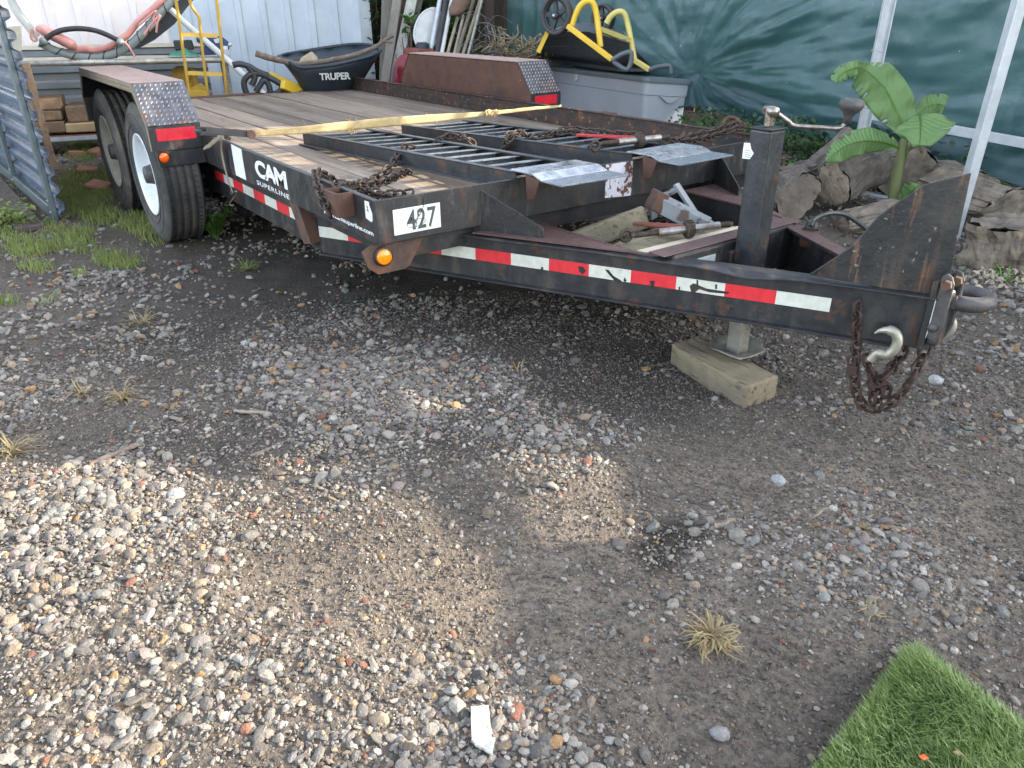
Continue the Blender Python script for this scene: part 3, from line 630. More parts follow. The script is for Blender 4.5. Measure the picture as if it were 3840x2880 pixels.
# ------------------------------------------------------------------ gooseneck plates, hitch, jack
def gcurve(g, side):
    base = [(3034, 1030), (3126, 971), (3202, 920), (3253, 857), (3295, 811), (3359, 765), (3464, 695), (3643, 650), (3624, 739), (3590, 895), (3570, 1005), (3555, 1110), (3405, 1092)]
    P = []
    for a in base:
        q = wp(*a, TB(0), tn); P.append(q)
    P[-2] = TB(2.25, 0, BZ1+.001); P[-1] = TB(2.1, 0, BZ1+.001)
    return [Vector(g(p)) for p in P]
MB().prism(gcurve(lambda p: tuple(p), 0), tn*.013).build('gooseneck_plate', 'goose_paint', TR, bev=.0015)
hx = 1.345
MB().bx((hx, 1.052, .258), (hx+.02, 1.12, .47)).build('hitch_plate', 'goose_paint', TR, bev=.003)
MB().bx((hx+.018, 1.060, .275), (hx+.05, 1.112, .445)).build('hitch_adapter', 'goose_paint', TR, bev=.012, seg=3)
for yy in (1.058, 1.118):
    P = [(hx+.018, yy, .30), (hx+.018, yy, .485), (hx+.03, yy, .497), (hx+.045, yy, .49), (hx+.055, yy, .47), (hx+.058, yy, .34), (hx+.045, yy, .29)]
    MB().prism(P, (0, .010, 0)).build('hitch_ear', 'hub_grey', TR, bev=.003)
    MB().lathe([(0, .020), (.014, .020), (.0155, .015), (.0155, 0)], (hx+.038, yy-.001, .468), (.3, -1, 0), 6, smooth=False).build('bolt', 'bracket_rust', TR)
MB().lathe([(0, .014), (.012, .012), (.014, 0)], (hx+.03, 1.059, .335), (.2, -1, 0), 14).build('bolt', 'hub_grey', TR)
MB().prism([(hx+.0205, 1.054, .30), (hx+.0205, 1.062, .33), (hx+.0205, 1.060, .41), (hx+.0205, 1.054, .42)], (.0008, 0, 0)).build('paint_scuff', 'decal_white', TR)
rc = at(3622, 1118, z=.405)
ring = [rc+Vector((math.cos(a)*.058, math.sin(a)*.058, 0)) for a in [2*math.pi*i/36 for i in range(36)]]
RG = MB().tube(ring, .0225, 14, closed=True); RG.bar((hx+.03, 1.085, .405), (rc.x-.052, rc.y, .405), .075, .042); RG.build('pintle_ring', 'hub_grey', TR, bev=.008)
# jack: square outer post, crank, inner leg, pin, foot
JX, JY, JH = .715, 1.078, .056
J = bpy.data.objects.new('jack', None); COL.objects.link(J); J.parent = TR; J.location = Vector((JX, JY, .5))-world_loc(TR)
rot45 = (0, 0, R(0))
MB().box((JX, JY, .53), (.082, .082, .56)).build('jack_post', 'ramp_black', J, bev=.009, seg=3)
MB().box((JX, JY, .812), (.086, .086, .006), rot45).build('post_cap', 'black_paint', J, bev=.002)
MB().bx((.655, JY-.06, .29), (.68, JY+.06, .40)).build('jack_mount', 'black_paint_worn', J, bev=.003)
MB().box((JX, JY, .16), (.058, .058, .285), rot45).build('jack_leg', 'galv_worn', J, bev=.004, seg=2)
MB().lathe([(0, 0), (.008, 0), (.008, .012), (0, .014)], (JX+.03, JY-.012, .155), (1, -.1, 0), 12).build('jack_pin', 'hub_grey', J)
MB().tube(smooth_path([(JX+.038, JY-.014, .155), (JX+.042, JY-.0, .13), (JX+.036, JY+.03, .105), (JX+.0, JY+.045, .11), (JX-.02, JY+.05, .10)]), .002, 6).build('pin_wire', 'hub_grey', J)
MB().lathe([(0, 0), (.0085, 0), (.0085, .0012)], (JX+.0285, JY-.006, .066), (1, 0, 0), 12).build('pin_hole', 'rubber_ring', J)
ft = MB(); n = 8; pr = []
fv = []; ff = []
for i in range(9):
    for j in range(9):
        a, b = (i-4)/4, (j-4)/4; kk = max(abs(a), abs(b))/max(1e-6, math.hypot(a, b)); kk = kk*.75+.25; a, b = a*kk*1.08, b*kk*1.08; r2 = max(0, max(abs(a), abs(b))-.35); cut = .07 if abs(a)+abs(b) > 1.6 else 0
        fv.append((JX+(a*.09)*(1-cut), JY+(b*.09)*(1-cut), .019+r2*r2*.05))
for i in range(8):
    for j in range(8): q = i*9+j; ff.append((q, q+9, q+10, q+1))
fo = MB().add(fv, ff, True).build('jack_foot', 'galv_worn', J); sd_ = fo.modifiers.new('solid', 'SOLIDIFY'); sd_.thickness = .005
# crank
cz = .812; k0 = Vector((JX-.0, JY+.0, cz))
MB().box((JX, JY, cz+.03), (.02, .035, .055)).build('crank_bracket', 'chrome_old', J, bev=.005, seg=2)
MB().lathe([(0, -.03), (.017, -.03), (.017, .03), (0, .03)], (JX, JY, cz+.052), (1, -.6, 0), 16).build('crank_pivot', 'chrome_old', J)
dcr = RT.copy(); dcr.z = 0; dcr.normalize()
cr = [k0+Vector((0, 0, .052))+dcr*.01, k0+Vector((0, 0, .02))+dcr*.06, k0+dcr*.085+Vector((0, 0, .006)), k0+dcr*.16+Vector((0, 0, .001)), k0+dcr*.225+Vector((0, 0, -.002)), k0+dcr*.243+Vector((0, 0, .008)), k0+dcr*.25+Vector((0, 0, .03))]
MB().tube(smooth_path(cr, 5), .0075, 10).build('crank_handle', 'chrome_old', J)
MB().lathe([(0, 0), (.012, 0), (.014, .02), (.02, .032), (.034, .045), (.039, .058), (.036, .07), (.028, .075), (.02, .073), (0, .072)], k0+dcr*.25+Vector((0, 0, .012)), (.1, 0, 1), 20).build('crank_knob', 'hub_grey', J)
mb = MB(); mb.prism([wp(*p, (JX, JY-.0415, 0), (0, -1, 0)) for p in ((2791, 535), (2813, 536), (2818, 560), (2827, 575), (2812, 597), (2784, 594), (2787, 562))], (0, -.001, 0)); mb.build('jack_sticker', 'paper_white', J)
mb = MB()
for z in range(4):
    a = wp(2792, 564+z*8, (JX, JY-.0430, 0), (0, -1, 0)); mb.bx((a.x, JY-.0431, a.z), (a.x+.024, JY-.0427, a.z+.0018))
mb.build('sticker_print', 'print_grey', J)
# steel cup with the wiring plug, cables
pc = at(3040, 860, z=.43); MB().lathe([(0, -.06), (.033, -.06), (.034, .0), (.028, .0), (.028, -.02), (0, -.02)], pc, (0, 0, 1), 24).build('plug_holder', 'bracket_rust', TR)
MB().lathe([(.026, -.01), (.024, .012), (.019, .03), (.012, .034), (0, .034)], pc, (.1, 0, 1), 10, smooth=False).build('plug', 'cable_black', TR)
# ------------------------------------------------------------------ background materials
M('siding_blue', (.50, .56, .61), (.41, .47, .52), 2.5, .45, .1, .03, 8, [((.25, .28, .3), 30, .68, .75, .5), ((.6, .66, .7), 1.2, .5, .7, .4)])
M('siding_sun_tint', (.76, .70, .67), (.68, .63, .62), 2, .45, .1, .03, 8, [((.75, .66, .5), 1.6, .55, .7, .35, (4, 4, .3))])  # pinkish copy of the siding; the sun's reflection is put into its colour
M('siding_grey', (.22, .25, .26), (.17, .19, .2), 3, .5, .2, .05, 12)
M('siding_trim', (.42, .46, .48), (.34, .37, .38), 4, .5, .1, .05)
M('cream_trim', (.6, .56, .45), (.5, .46, .36), 5, .6, 0, .05)
M('panel_blue', (.085, .125, .185), (.062, .092, .14), 3, .38, .25, .04, 12, [((.4, .42, .42), 26, .66, .72, .4)])
M('panel_frame', (.11, .14, .15), (.14, .17, .175), 4, .42, .5, .04, 30, [((.3, .33, .3), 8, .6, .75, .4)])
M('brown_board', (.10, .07, .065), (.075, .055, .05), 4, .9, 0, .4, 30, [((.16, .12, .1), 9, .55, .7, .5)])
M('timber_brown', (.30, .19, .11), (.2, .13, .08), 5, .85, 0, .5, 24, [((.1, .065, .045), 40, .56, .66, .7, (.05, 1, 1))], stretch=(.3, 1.4, 1.4), hv=.2)
M('timber_tan', (.48, .36, .19), (.4, .29, .15), 5, .8, 0, .3, 24, stretch=(.3, 1.4, 1.4))
M('bench_steel', (.46, .44, .38), (.28, .25, .2), 14, .45, .5, .1, 60, [((.55, .6, .62), 9, .5, .65, .6), ((.16, .12, .09), 26, .6, .72, .5)])
M('yellow_paint', (.72, .46, .08), (.6, .38, .07), 8, .45, 0, .06, 60, [((.3, .2, .08), 40, .66, .72, .6)])
M('yellow_bright', (.70, .47, .03), (.62, .40, .03), 6, .4, 0, .05)
M('yellow_pale', (.62, .52, .16), (.55, .46, .13), 8, .5, 0, .05)
M('pink_vinyl', (.62, .24, .2), (.7, .36, .32), 9, .45, 0, .12, 20, [((.75, .5, .46), 5, .55, .7, .6)], trans=.15)
M('foam_grey', (.20, .235, .225), (.27, .3, .29), 7, .6, 0, .06)
M('pipe_white', (.62, .63, .6), (.55, .55, .5), 7, .4, .0, .05)
M('black_plastic', (.022, .024, .027), (.03, .033, .036), 9, .5, 0, .06, 60)
M('navy_plastic', (.018, .027, .036), (.026, .037, .047), 5, .42, 0, .05, 40, [(DUST, 14, .58, .75, .25)])
M('charcoal_plastic', (.075, .083, .098), (.09, .10, .115), 5, .45, 0, .05, 40)
M('blue_paint', (.03, .06, .18), (.02, .045, .13), 12, .4, .1, .1, 60)
M('green_cloth', (.09, .34, .22), (.06, .27, .18), 10, .8, 0, .3, 40, trans=.2)
M('branch_bark', (.20, .15, .115), (.12, .09, .07), 20, .9, 0, .6, 60, [((.32, .28, .22), 18, .58, .7, .5)])
M('wood_cut', (.50, .42, .30), (.4, .32, .22), 12, .85, 0, .3, 60, [((.25, .19, .13), 30, .58, .7, .6)])
M('board_grey', (.26, .235, .2), (.16, .14, .12), 5, .9, 0, .5, 26, [((.08, .06, .05), 30, .58, .68, .6)], stretch=(1.2, 1.2, .12), hv=.3)
M('board_white', (.5, .5, .46), (.3, .28, .24), 9, .85, 0, .5, 26, [((.14, .11, .09), 30, .56, .64, .8)], stretch=(1.2, 1.2, .4))
M('board_dark', (.09, .06, .045), (.05, .036, .03), 5, .9, 0, .5, 26, stretch=(1.2, 1.2, .12), hv=.3)
M('lid_white', (.62, .63, .6), (.5, .51, .48), 8, .45, 0, .05)
M('tool_wood', (.3, .25, .19), (.18, .145, .11), 9, .8, 0, .3, 60, hv=.3)
M('tool_dark', (.05, .045, .045), (.03, .03, .032), 9, .6, 0, .2, 60)
M('shovel_rust', (.23, .14, .10), (.14, .09, .065), 12, .8, .1, .3, 60)
M('lime_plastic', (.25, .6, .12), None, 10, .5)
M('wine_red', (.25, .015, .03), (.18, .012, .022), 8, .35, 0, .05, 50, coat=.3)
M('wire_grey', (.3, .32, .33), (.2, .21, .22), 20, .5, .6, 0)
M('dry_vine', (.33, .25, .15), (.18, .13, .08), 20, .95, 0, .4, 60, hv=.3)
M('box_grey', (.50, .52, .56), (.44, .46, .50), 3, .5, 0, .04, 90)
M('lid_grey', (.19, .21, .23), (.15, .17, .185), 4, .5, 0, .05, 90)
M('tarp', (.022, .064, .072), (.036, .09, .098), 3, .48, .0, .25, 34, [((.13, .2, .24), 2.2, .52, .72, .5, (.35, 1, 1.6)), ((.018, .05, .055), 5, .55, .7, .6), ((.35, .62, .55), 24, .705, .73, .8)], trans=.1, spec=.6)  # coarse blue-grey layer paints the sheen of the folds into the colour
M('leaf_green', (.055, .13, .03), (.09, .17, .04), 9, .55, 0, .1, 40, trans=.35, hv=.4)
M('leaf_dark', (.03, .075, .028), (.055, .10, .035), 9, .55, 0, .1, 40, trans=.25, hv=.3)
M('leaf_fresh', (.10, .22, .035), (.14, .27, .05), 9, .5, 0, .1, 40, trans=.35, hv=.3)
M('banana_leaf', (.22, .36, .14), (.27, .42, .17), 7, .42, 0, .35, 8, [((.2, .33, .1), 6, .55, .75, .5)], trans=.5, wave=(14, 1.2, 'Y'))
M('banana_stem', (.13, .2, .06), (.17, .16, .07), 6, .5, 0, .2, 40, [((.06, .05, .035), 14, .6, .7, .7)], stretch=(1, 1, .3), trans=.1)
M('bark', (.2, .165, .135), (.09, .075, .062), 14, .95, 0, 1., 26, [((.28, .25, .21), 16, .56, .68, .6)], stretch=(1, 1, .5))
M('log_face', (.42, .34, .24), (.26, .2, .145), 9, .85, 0, .8, 40, [((.12, .09, .07), 24, .54, .62, .8), ((.5, .44, .34), 6, .55, .7, .6)])
M('log_face_dark', (.22, .18, .14), (.14, .115, .09), 7, .85, 0, .5, 40, [((.07, .055, .045), 20, .54, .66, .7)])
M('driftwood', (.25, .205, .155), (.12, .096, .075), 9, .9, 0, 1., 20, [((.07, .055, .045), 14, .55, .64, .8), ((.5, .36, .2), 5, .6, .72, .5)])
M('chip', (.5, .43, .33), (.3, .24, .18), 30, .9, 0, .2, 60, hv=.3)
M('straw', (.34, .27, .14), (.2, .155, .08), 30, .9, 0, .2, 60, trans=.2)
M('grass', (.17, .23, .055), (.24, .28, .085), 2.2, .6, 0, 0, 40, [((.24, .2, .09), 3, .52, .66, .75)], trans=.3)
M('turf', (.17, .25, .07), (.25, .34, .12), 5, .42, 0, 0, 40, [((.26, .36, .06), 3.5, .56, .72, .6), ((.03, .10, .03), 9, .5, .7, .5)], trans=.2)
M('turf_back', (.03, .045, .025), None, 5, .9)
M('brick_red', (.3, .13, .08), (.22, .1, .07), 14, .9, 0, .4, 60)
M('slab_dark', (.055, .045, .045), (.04, .034, .034), 6, .9, 0, .3, 60)
Z3 = Vector((0, 0, 1))

# ------------------------------------------------------------------ shed
BD = Vector((.27, .963, 0)).normalized(); BN = BD.cross(Z3)      # bench and wall run along BD, BN points to the yard
if BN.dot(CAM) < 0: BN = -BN
Q0 = at(1386, 160, d=9.3); Q0.z = 0
SH = thing('metal_shed', 'pale blue ribbed metal shed wall behind the workbench and wheelbarrow', 'shed', Q0)
def ribs(mb, o, du, dv, L, H, sp, w=.05, h=.022, nn=None, shift=0):
    """ribbed sheet: flats and trapezoid ribs along dv, repeating along du"""
    prof = []; x = 0
    while x < L-1e-4:
        e = min(x+sp, L); prof += [(x, 0), (min(x+sp-w*1.6, L), 0), (min(x+sp-w*1.3, L), h), (min(x+sp-w*.3, L), h)]; x = e
    prof.append((L, 0)); v = []
    for a, b in prof: v += [o+du*a+nn*b, o+du*a+nn*b+dv*H]
    return mb.add(v, [(2*i, 2*i+2, 2*i+3, 2*i+1) for i in range(len(prof)-1) if prof[i] != prof[i+1]])
pw = 1.0
for k in range(6):
    o = Q0-BD*(.06+pw*(k+1)); ribs(MBk := MB(), o, BD, Z3, pw, 3.1, .25, .05, .02, BN)
    MBk.build('siding_panel', 'siding_blue' if k < 2 else 'siding_sun_tint', SH)
MB().bar(Q0-BD*.03+BN*.02, Q0-BD*.03+BN*.02+Z3*3.1, .12, .02, up=BN).build('corner_trim', 'siding_trim', SH)
MB().bar(Q0+BD*.02-BN*.05, Q0+BD*.02-BN*.05+Z3*3.1, .02, .12, up=BN).build('corner_trim', 'cream_trim', SH)
MB().prism([Q0-BD*6.1-BN*.1, Q0+BD*.02-BN*.1, Q0+BD*.02-BN*3, Q0-BD*6.1-BN*3], Z3*3.05).build('shed_body', 'siding_trim', SH)
MB().prism([Q0-BD*6.3+BN*.25+Z3*3.1, Q0+BD*.2+BN*.25+Z3*3.1, Q0+BD*.2-BN*3.2+Z3*3.5, Q0-BD*6.3-BN*3.2+Z3*3.5], Z3*.05).build('roof', 'siding_grey', SH)
# low grey wall of horizontal sheets behind the bench
G0 = at(765, 170, d=8.75); zt_ = G0.z; G0.z = 0
LW = thing('sheet_wall', 'low grey wall of horizontal ribbed sheets behind the workbench, cream strip on top', 'wall', G0)
mb = MB(); nh = 6; hh = zt_/nh
for k in range(nh):
    q = MB(); a = G0-BD*4.2+Z3*(k*hh); ribs(q, a+Z3*.0, Z3, BD, hh-.002, 4.2, hh-.002, .05, .022, BN); q.build('sheet', 'siding_grey', LW)
MB().bar(G0-BD*4.2+Z3*(zt_+.012)+BN*.01, G0+Z3*(zt_+.012)+BN*.01, .06, .035).build('top_strip', 'cream_trim', LW)

# ------------------------------------------------------------------ workbench
PB_ = at(79, 236, d=7.95); zb_ = PB_.z
def bw(u, v, off=0): return wp(u, v, PB_+BN*off, BN)
e1 = bw(866, 224); e0 = PB_-BD*1.2
WB = thing('workbench', 'steel tube workbench with a lower plank shelf in front of the grey wall', 'workbench', (e1.x, e1.y, 0))
MB().tube([e0+Z3*0, e1], .024, 12).build('front_rail', 'bench_steel', WB)
MB().prism([e0-BN*.02+Z3*.008, e1-BN*.02+Z3*.008, e1-BN*.62+Z3*.008, e0-BN*.62+Z3*.008], Z3*.012).build('bench_top', 'bench_steel', WB)
for s, f_ in ((.06, 0), (2.15, 0), (.06, -.58), (2.15, -.58)):
    b = e1-BD*s+BN*(f_-.02); MB().bar((b.x, b.y, 0), (b.x, b.y, zb_-.02), .05, .05).build('leg', 'bench_steel', WB)
sA = bw(100, 523, -.02); sB = bw(420, 500, -.02); zs_ = (sA.z+sB.z)/2
sA = Vector((sA.x, sA.y, zs_))-BD*.6; sB = Vector((sB.x, sB.y, zs_))+BD*1.2
MB().prism([sA, sB, sB-BN*.5, sA-BN*.5], Z3*-.035).build('shelf', 'galv', WB)
MB().prism([sA+Z3*.001, sB+Z3*.001, sB-BN*.5+Z3*.001, sA-BN*.5+Z3*.001], Z3*.008).build('shelf_board', 'brick_red', WB)
def px_block(u0, v0, u1, v1, off, depth, name, mat, label, cat, group=None, tilt=0):
    a = bw(u0, v1, off); b = bw(u1, v1, off); c = bw(u0, v0, off); h = c.z-a.z; b.z = a.z
    o = MB().prism([a, b, b+Z3*h, a+Z3*h], -BN*depth).build(name, mat, bev=.012, seg=2, jit=.004); return tag(o, label, cat, group)
g_ = 'timber offcuts stored on the bench shelf'
px_block(96, 372, 232, 417, -.04, .34, 'timber_block', 'timber_brown', 'brown timber offcut on top of the left stack on the bench shelf', 'timber', g_)
px_block(108, 418.5, 238, 458, -.03, .34, 'timber_block', 'timber_brown', 'brown timber offcut in the middle of the left stack on the bench shelf', 'timber', g_)
px_block(120, 460, 250, 503, -.02, .34, 'timber_block', 'timber_brown', 'wide brown timber offcut lowest in the left stack, directly on the shelf', 'timber', g_)
px_block(258, 399, 360, 462, -.04, .34, 'timber_block', 'timber_brown', 'cracked brown timber block lying on the pale timber beside the rear tyre', 'timber', g_)
px_block(250, 464, 372, 499, -.02, .34, 'timber_block', 'timber_tan', 'pale tan timber on the bench shelf beside the rear tyre', 'timber', g_)
# vice, cloth, pipe
VC = thing('bench_vice', 'blue bench vice on the right end of the workbench', 'vice', bw(800, 215, -.2))
MB().prism([bw(*p, -.12) for p in ((750, 208), (752, 185), (770, 172), (740, 160), (735, 142), (790, 140), (830, 134), (862, 160), (866, 186), (832, 186), (826, 205))], -BN*.11).build('vice_body', 'blue_paint', VC, bev=.008, seg=2)
MB().tube([bw(862, 165, -.1), bw(862, 245, -.1)], .006, 8).ball(bw(862, 168, -.1), .02).build('vice_handle', 'galv', VC)
MB().prism([bw(*p, -.115) for p in ((836, 172), (854, 172), (854, 186), (836, 186))], BN*.002).build('vice_label', 'paper_white', VC)
MB().prism([bw(*p, -.10) for p in ((800, 148), (822, 142), (822, 160), (808, 162))], BN*.01).build('vice_jaw', 'galv', VC)
mb = MB().prism([bw(*p, -.15) for p in ((648, 152), (720, 150), (730, 186), (656, 190))], -BN*.1); tag(mb.build('tool_case', 'black_plastic', bev=.01), 'small black tool case on the bench left of the blue vice', 'case')
v = []; f = []
for i in range(13):
    for j in range(7):
        t = i/12; s = j/6; p = bw(630+t*118, 211-math.sin(math.pi*t)**.6*(26+4*math.sin(t*14))*(1-abs(s-.5)*1.8), -.05-s*.2); v.append(p+Vector((0, 0, random.uniform(-.004, .004))))
for i in range(12):
    for j in range(6): q = i*7+j; f.append((q, q+7, q+8, q+1))
tag(MB().add(v, f, True).build('green_cloth', 'green_cloth'), 'crumpled green cloth lying on the bench in front of the vice', 'cloth')
tag(MB().tube([bw(560, -40, -.25), bw(700, 92, -.2), bw(860, 232, .05), bw(1000, 362, .35)], .027, 12).build('plastic_pipe', 'pipe_white'), 'white plastic pipe leaning across the right end of the workbench', 'pipe')
tag(MB().box(bw(692, 300, -.45), (.12, .2, .16)).box(bw(725, 296, -.45), (.1, .06, .2)).ball(bw(680, 285, -.4), .09, 10, 8).build('nail_gun', 'yellow_paint', bev=.01), 'yellow and brown machine standing on the shelf behind the hand truck', 'tool')

# ------------------------------------------------------------------ saucer swing on the bench
SW = thing('saucer_swing', 'round swing with grey foam ring, black spiral cord and pink padding lying on the workbench', 'swing', bw(300, 225, -.1))
ringp = [(150, 160), (200, 186), (260, 205), (320, 214), (385, 212), (440, 196), (492, 166), (540, 118), (590, 62), (640, 5), (680, -45)]
rp = smooth_path([bw(*p, -.05) for p in ringp], 8); MB().tube(rp, .034, 12).build('foam_ring', 'foam_grey', SW)
co = MB(); rs = resample(rp, .006)
cp = []
for i, p in enumerate(rs[:-1]):
    t = (rs[i+1]-p).normalized(); a = t.orthogonal().normalized(); b = t.cross(BN).normalized(); c = BN; an = i*.006/.115*2*math.pi; cp.append(p+(b*math.cos(an)+c*math.sin(an))*.036)
MB().tube(cp, .0045, 5).build('cord', 'cable_black', SW)
MB().tube(smooth_path([bw(*p, -.02) for p in ((134, 108), (158, 112), (190, 128), (230, 148), (270, 170), (288, 187))], 6), [.02+.04*min(1, i/6) if i < 24 else .06-.0085*(i-24) for i in range(31)], 14, flat=.75).build('pad', 'pink_vinyl', SW)
MB().tube(smooth_path([bw(*p, -.06) for p in ((284, 188), (320, 184), (350, 190), (385, 182), (420, 170), (450, 150), (480, 128), (520, 78), (560, 45), (600, 10), (640, -30))], 6), .045, 10, flat=.6).build('pad', 'pink_vinyl', SW)
net = MB(); P = [bw(*p, -.22) for p in ((470, 178), (520, 120), (580, 70), (660, 10), (720, -40), (760, -40), (700, 30), (655, 90), (580, 150), (520, 182))]; net.prism(P, -BN*.02).build('netting', 'black_plastic', SW)
MB().tube(smooth_path([bw(*p, .03) for p in ((166, 152), (190, 132), (230, 114), (290, 107), (350, 113), (400, 130), (448, 154))], 8), .021, 12).build('handle', 'tool_dark', SW)
for q in ((163, 154), (451, 158)): MB().ball(bw(*q, .03), .034, 12, 8).build('end_fitting', 'foam_grey', SW)
for pth in (((120, 108), (116, 130), (120, 148), (132, 154), (138, 146), (128, 125), (122, 108)), ((466, 158), (480, 172), (492, 190), (506, 214)), ((520, 95), (560, 60), (585, 40), (575, 70), (588, 90)), ((540, 130), (560, 100), (600, 55), (590, 85), (586, 122))):
    MB().tube(smooth_path([bw(*p, .06) for p in pth], 5), .009, 6).build('tie', 'pink_vinyl', SW)
tag(MB().tube(smooth_path([bw(*p, -.1) for p in ((28, -60), (40, -10), (62, 40), (95, 85), (140, 140))], 6), .034, 12).tube(smooth_path([bw(*p, -.06) for p in ((42, -60), (56, -10), (82, 40), (130, 105))], 6), .011, 8).build('curved_tube', 'pipe_white'), 'curved white pipe with a thin rod running down to the grey swing ring', 'pipe')

# ------------------------------------------------------------------ hand truck
HT = thing('hand_truck', 'yellow tubular hand truck standing behind the trailer deck', 'hand truck', at(780, 372, d=7.75))
def hw_(u, v, d=7.75): return at(u, v, d=d+(v-350)*.0006)
def tubes(pts, r, nm, mat, par, n=8, sm=6): return MB().tube(smooth_path(pts, sm) if len(pts) > 2 else pts, r, n).build(nm, mat, par)
tubes([hw_(650, -60), hw_(664, 30), hw_(712, 372)], .0135, 'side_rail', 'yellow_paint', HT)
tubes([hw_(806, -60), hw_(815, 20), hw_(851, 360)], .0135, 'side_rail', 'yellow_paint', HT)
tubes([hw_(700, -60), hw_(712, 5), hw_(722, 30), hw_(744, 62), hw_(750, 100), hw_(760, 200), hw_(780, 362)], .013, 'centre_rail', 'yellow_paint', HT)
for a, b in (((684, 129), (816, 134)), ((704, 274), (834, 279))): MB().bar(hw_(*a), hw_(*b), .008, .034).build('cross_bar', 'yellow_paint', HT, bev=.001)
MB().prism([hw_(*p) for p in ((708, 338), (770, 340), (784, 366), (716, 368))], Vector((.02, -.02, 0))).build('toe_plate', 'yellow_paint', HT)
MB().prism([hw_(*p, 7.85) for p in ((708, 332), (745, 315), (775, 336), (775, 346), (708, 346))], Vector((-.1, .05, 0))).build('wheel_guard', 'yellow_paint', HT)

# ------------------------------------------------------------------ wheelbarrow
WBR = thing('wheelbarrow', 'black plastic wheelbarrow with yellow handles parked against the shed wall', 'wheelbarrow', at(1230, 345, d=7.8))
rim = [((1045, 212), 7.75), ((1075, 228), 7.6), ((1118, 250), 7.5), ((1150, 254), 7.45), ((1240, 245), 7.4), ((1330, 226), 7.45), ((1395, 208), 7.5), ((1424, 194), 7.6), ((1424, 182), 7.8), ((1395, 170), 8.0), ((1330, 166), 8.1), ((1240, 176), 8.15), ((1140, 192), 8.1), ((1075, 203), 7.95)]
bot = [((1118, 300), 7.75), ((1128, 322), 7.65), ((1146, 352), 7.6), ((1165, 366), 7.6), ((1230, 366), 7.55), ((1275, 360), 7.6), ((1310, 352), 7.65), ((1335, 340), 7.7), ((1335, 325), 7.85), ((1310, 315), 7.95), ((1270, 310), 8.0), ((1220, 310), 8.0), ((1170, 310), 7.95), ((1130, 305), 7.85)]
Ri = [at(*p, d=d) for p, d in rim]; Bi = [at(*p, d=d) for p, d in bot]; n = len(Ri); mb = MB(); v = []
for k in range(5): v += [Ri[i].lerp(Bi[i], k/4) for i in range(n)]
f = [(k*n+i, k*n+(i+1) % n, (k+1)*n+(i+1) % n, (k+1)*n+i) for k in range(4) for i in range(n)]; f.append(tuple(range(4*n, 5*n)))
tb = mb.add(v, f, True).build('tub', 'navy_plastic', WBR); so_ = tb.modifiers.new('s', 'SOLIDIFY'); so_.thickness = .008
MB().tube(smooth_path(Ri+[Ri[0]], 4)[:-1], .016, 8, closed=True).build('rim', 'navy_plastic', WBR)
pt0 = at(1197, 296, d=7.5); pt1 = at(1311, 292, d=7.5); hx_ = (pt1-pt0); text('tub_lettering', 'TRUPER', pt0-BN*-.05, hx_, Z3+hx_.normalized().cross(Z3)*.22, hx_.length*1.0, .062, 'lid_white', WBR, .03, bold=.03, spacing=.95)
for pth in (((1166, 352), (1090, 312), (1007, 283)), ((1160, 366), (1110, 345), (1058, 316))):
    MB().bar(at(*pth[0], d=7.7), at(*pth[-1], d=7.45 if pth[0][1] > 360 else 7.65), .05, .075).build('handle_arm', 'yellow_bright', WBR, bev=.006)
for pth in (((1008, 284), (970, 270), (935, 250), (900, 240), (872, 244)), ((1058, 318), (1020, 296), (980, 278), (945, 277), (918, 298), (916, 325), (925, 350)), ((1058, 318), (1052, 340), (1018, 352), (1008, 320), (990, 300), (976, 318), (960, 345)), ((930, 252), (955, 285), (945, 320))):
    tubes([at(*p, d=7.5) for p in pth], .026, 'grip', 'black_plastic', WBR)
c = at(1290, 372, d=7.9); MB().tube([Vector((c.x, c.y, .2))+Vector((math.cos(a), .2*math.cos(a), math.sin(a)))*.15 for a in [2*math.pi*i/24 for i in range(24)]], .045, 10, closed=True).build('wheel', 'rubber', WBR)
for q in ((1170, 366), (1200, 366)): p = at(*q, d=7.7); MB().bar(p, Vector((p.x-.1, p.y-.05, 0)), .03, .03).build('leg', 'tool_dark', WBR)
br = [(958, 200, 7.5), (1000, 214, 7.5), (1050, 227, 7.55), (1100, 238, 7.6), (1135, 240, 7.6), (1200, 233, 7.55), (1260, 222, 7.5), (1330, 206, 7.5), (1390, 184, 7.55), (1420, 168, 7.6), (1440, 152, 7.65), (1474, 133, 7.65)]
pp = smooth_path([at(a, b, d=d) for a, b, d in br], 5); mb = MB().tube(pp, [.028-.012*i/len(pp)+random.uniform(-.002, .002) for i in range(len(pp))], 9)
mb.tube(smooth_path([at(a, b, d=7.64) for a, b in ((1440, 152), (1456, 158), (1472, 158))], 4), .01, 6).tube(smooth_path([at(a, b, d=7.64) for a, b in ((1425, 162), (1430, 148), (1432, 138))], 4), .011, 6).tube([at(a, b, d=7.6) for a, b in ((1130, 240), (1150, 250), (1165, 258))], .01, 6)
tag(mb.build('tree_branch', 'branch_bark'), 'long crooked branch lying across the black wheelbarrow', 'branch')
tag(MB().prism([at(*p, d=7.62) for p in ((1118, 238), (1128, 218), (1160, 198), (1186, 226), (1178, 238))], Vector((-.12, .08, .01))).build('split_log', 'wood_cut', bev=.006, jit=.004), 'pale split log piece inside the black wheelbarrow', 'firewood')

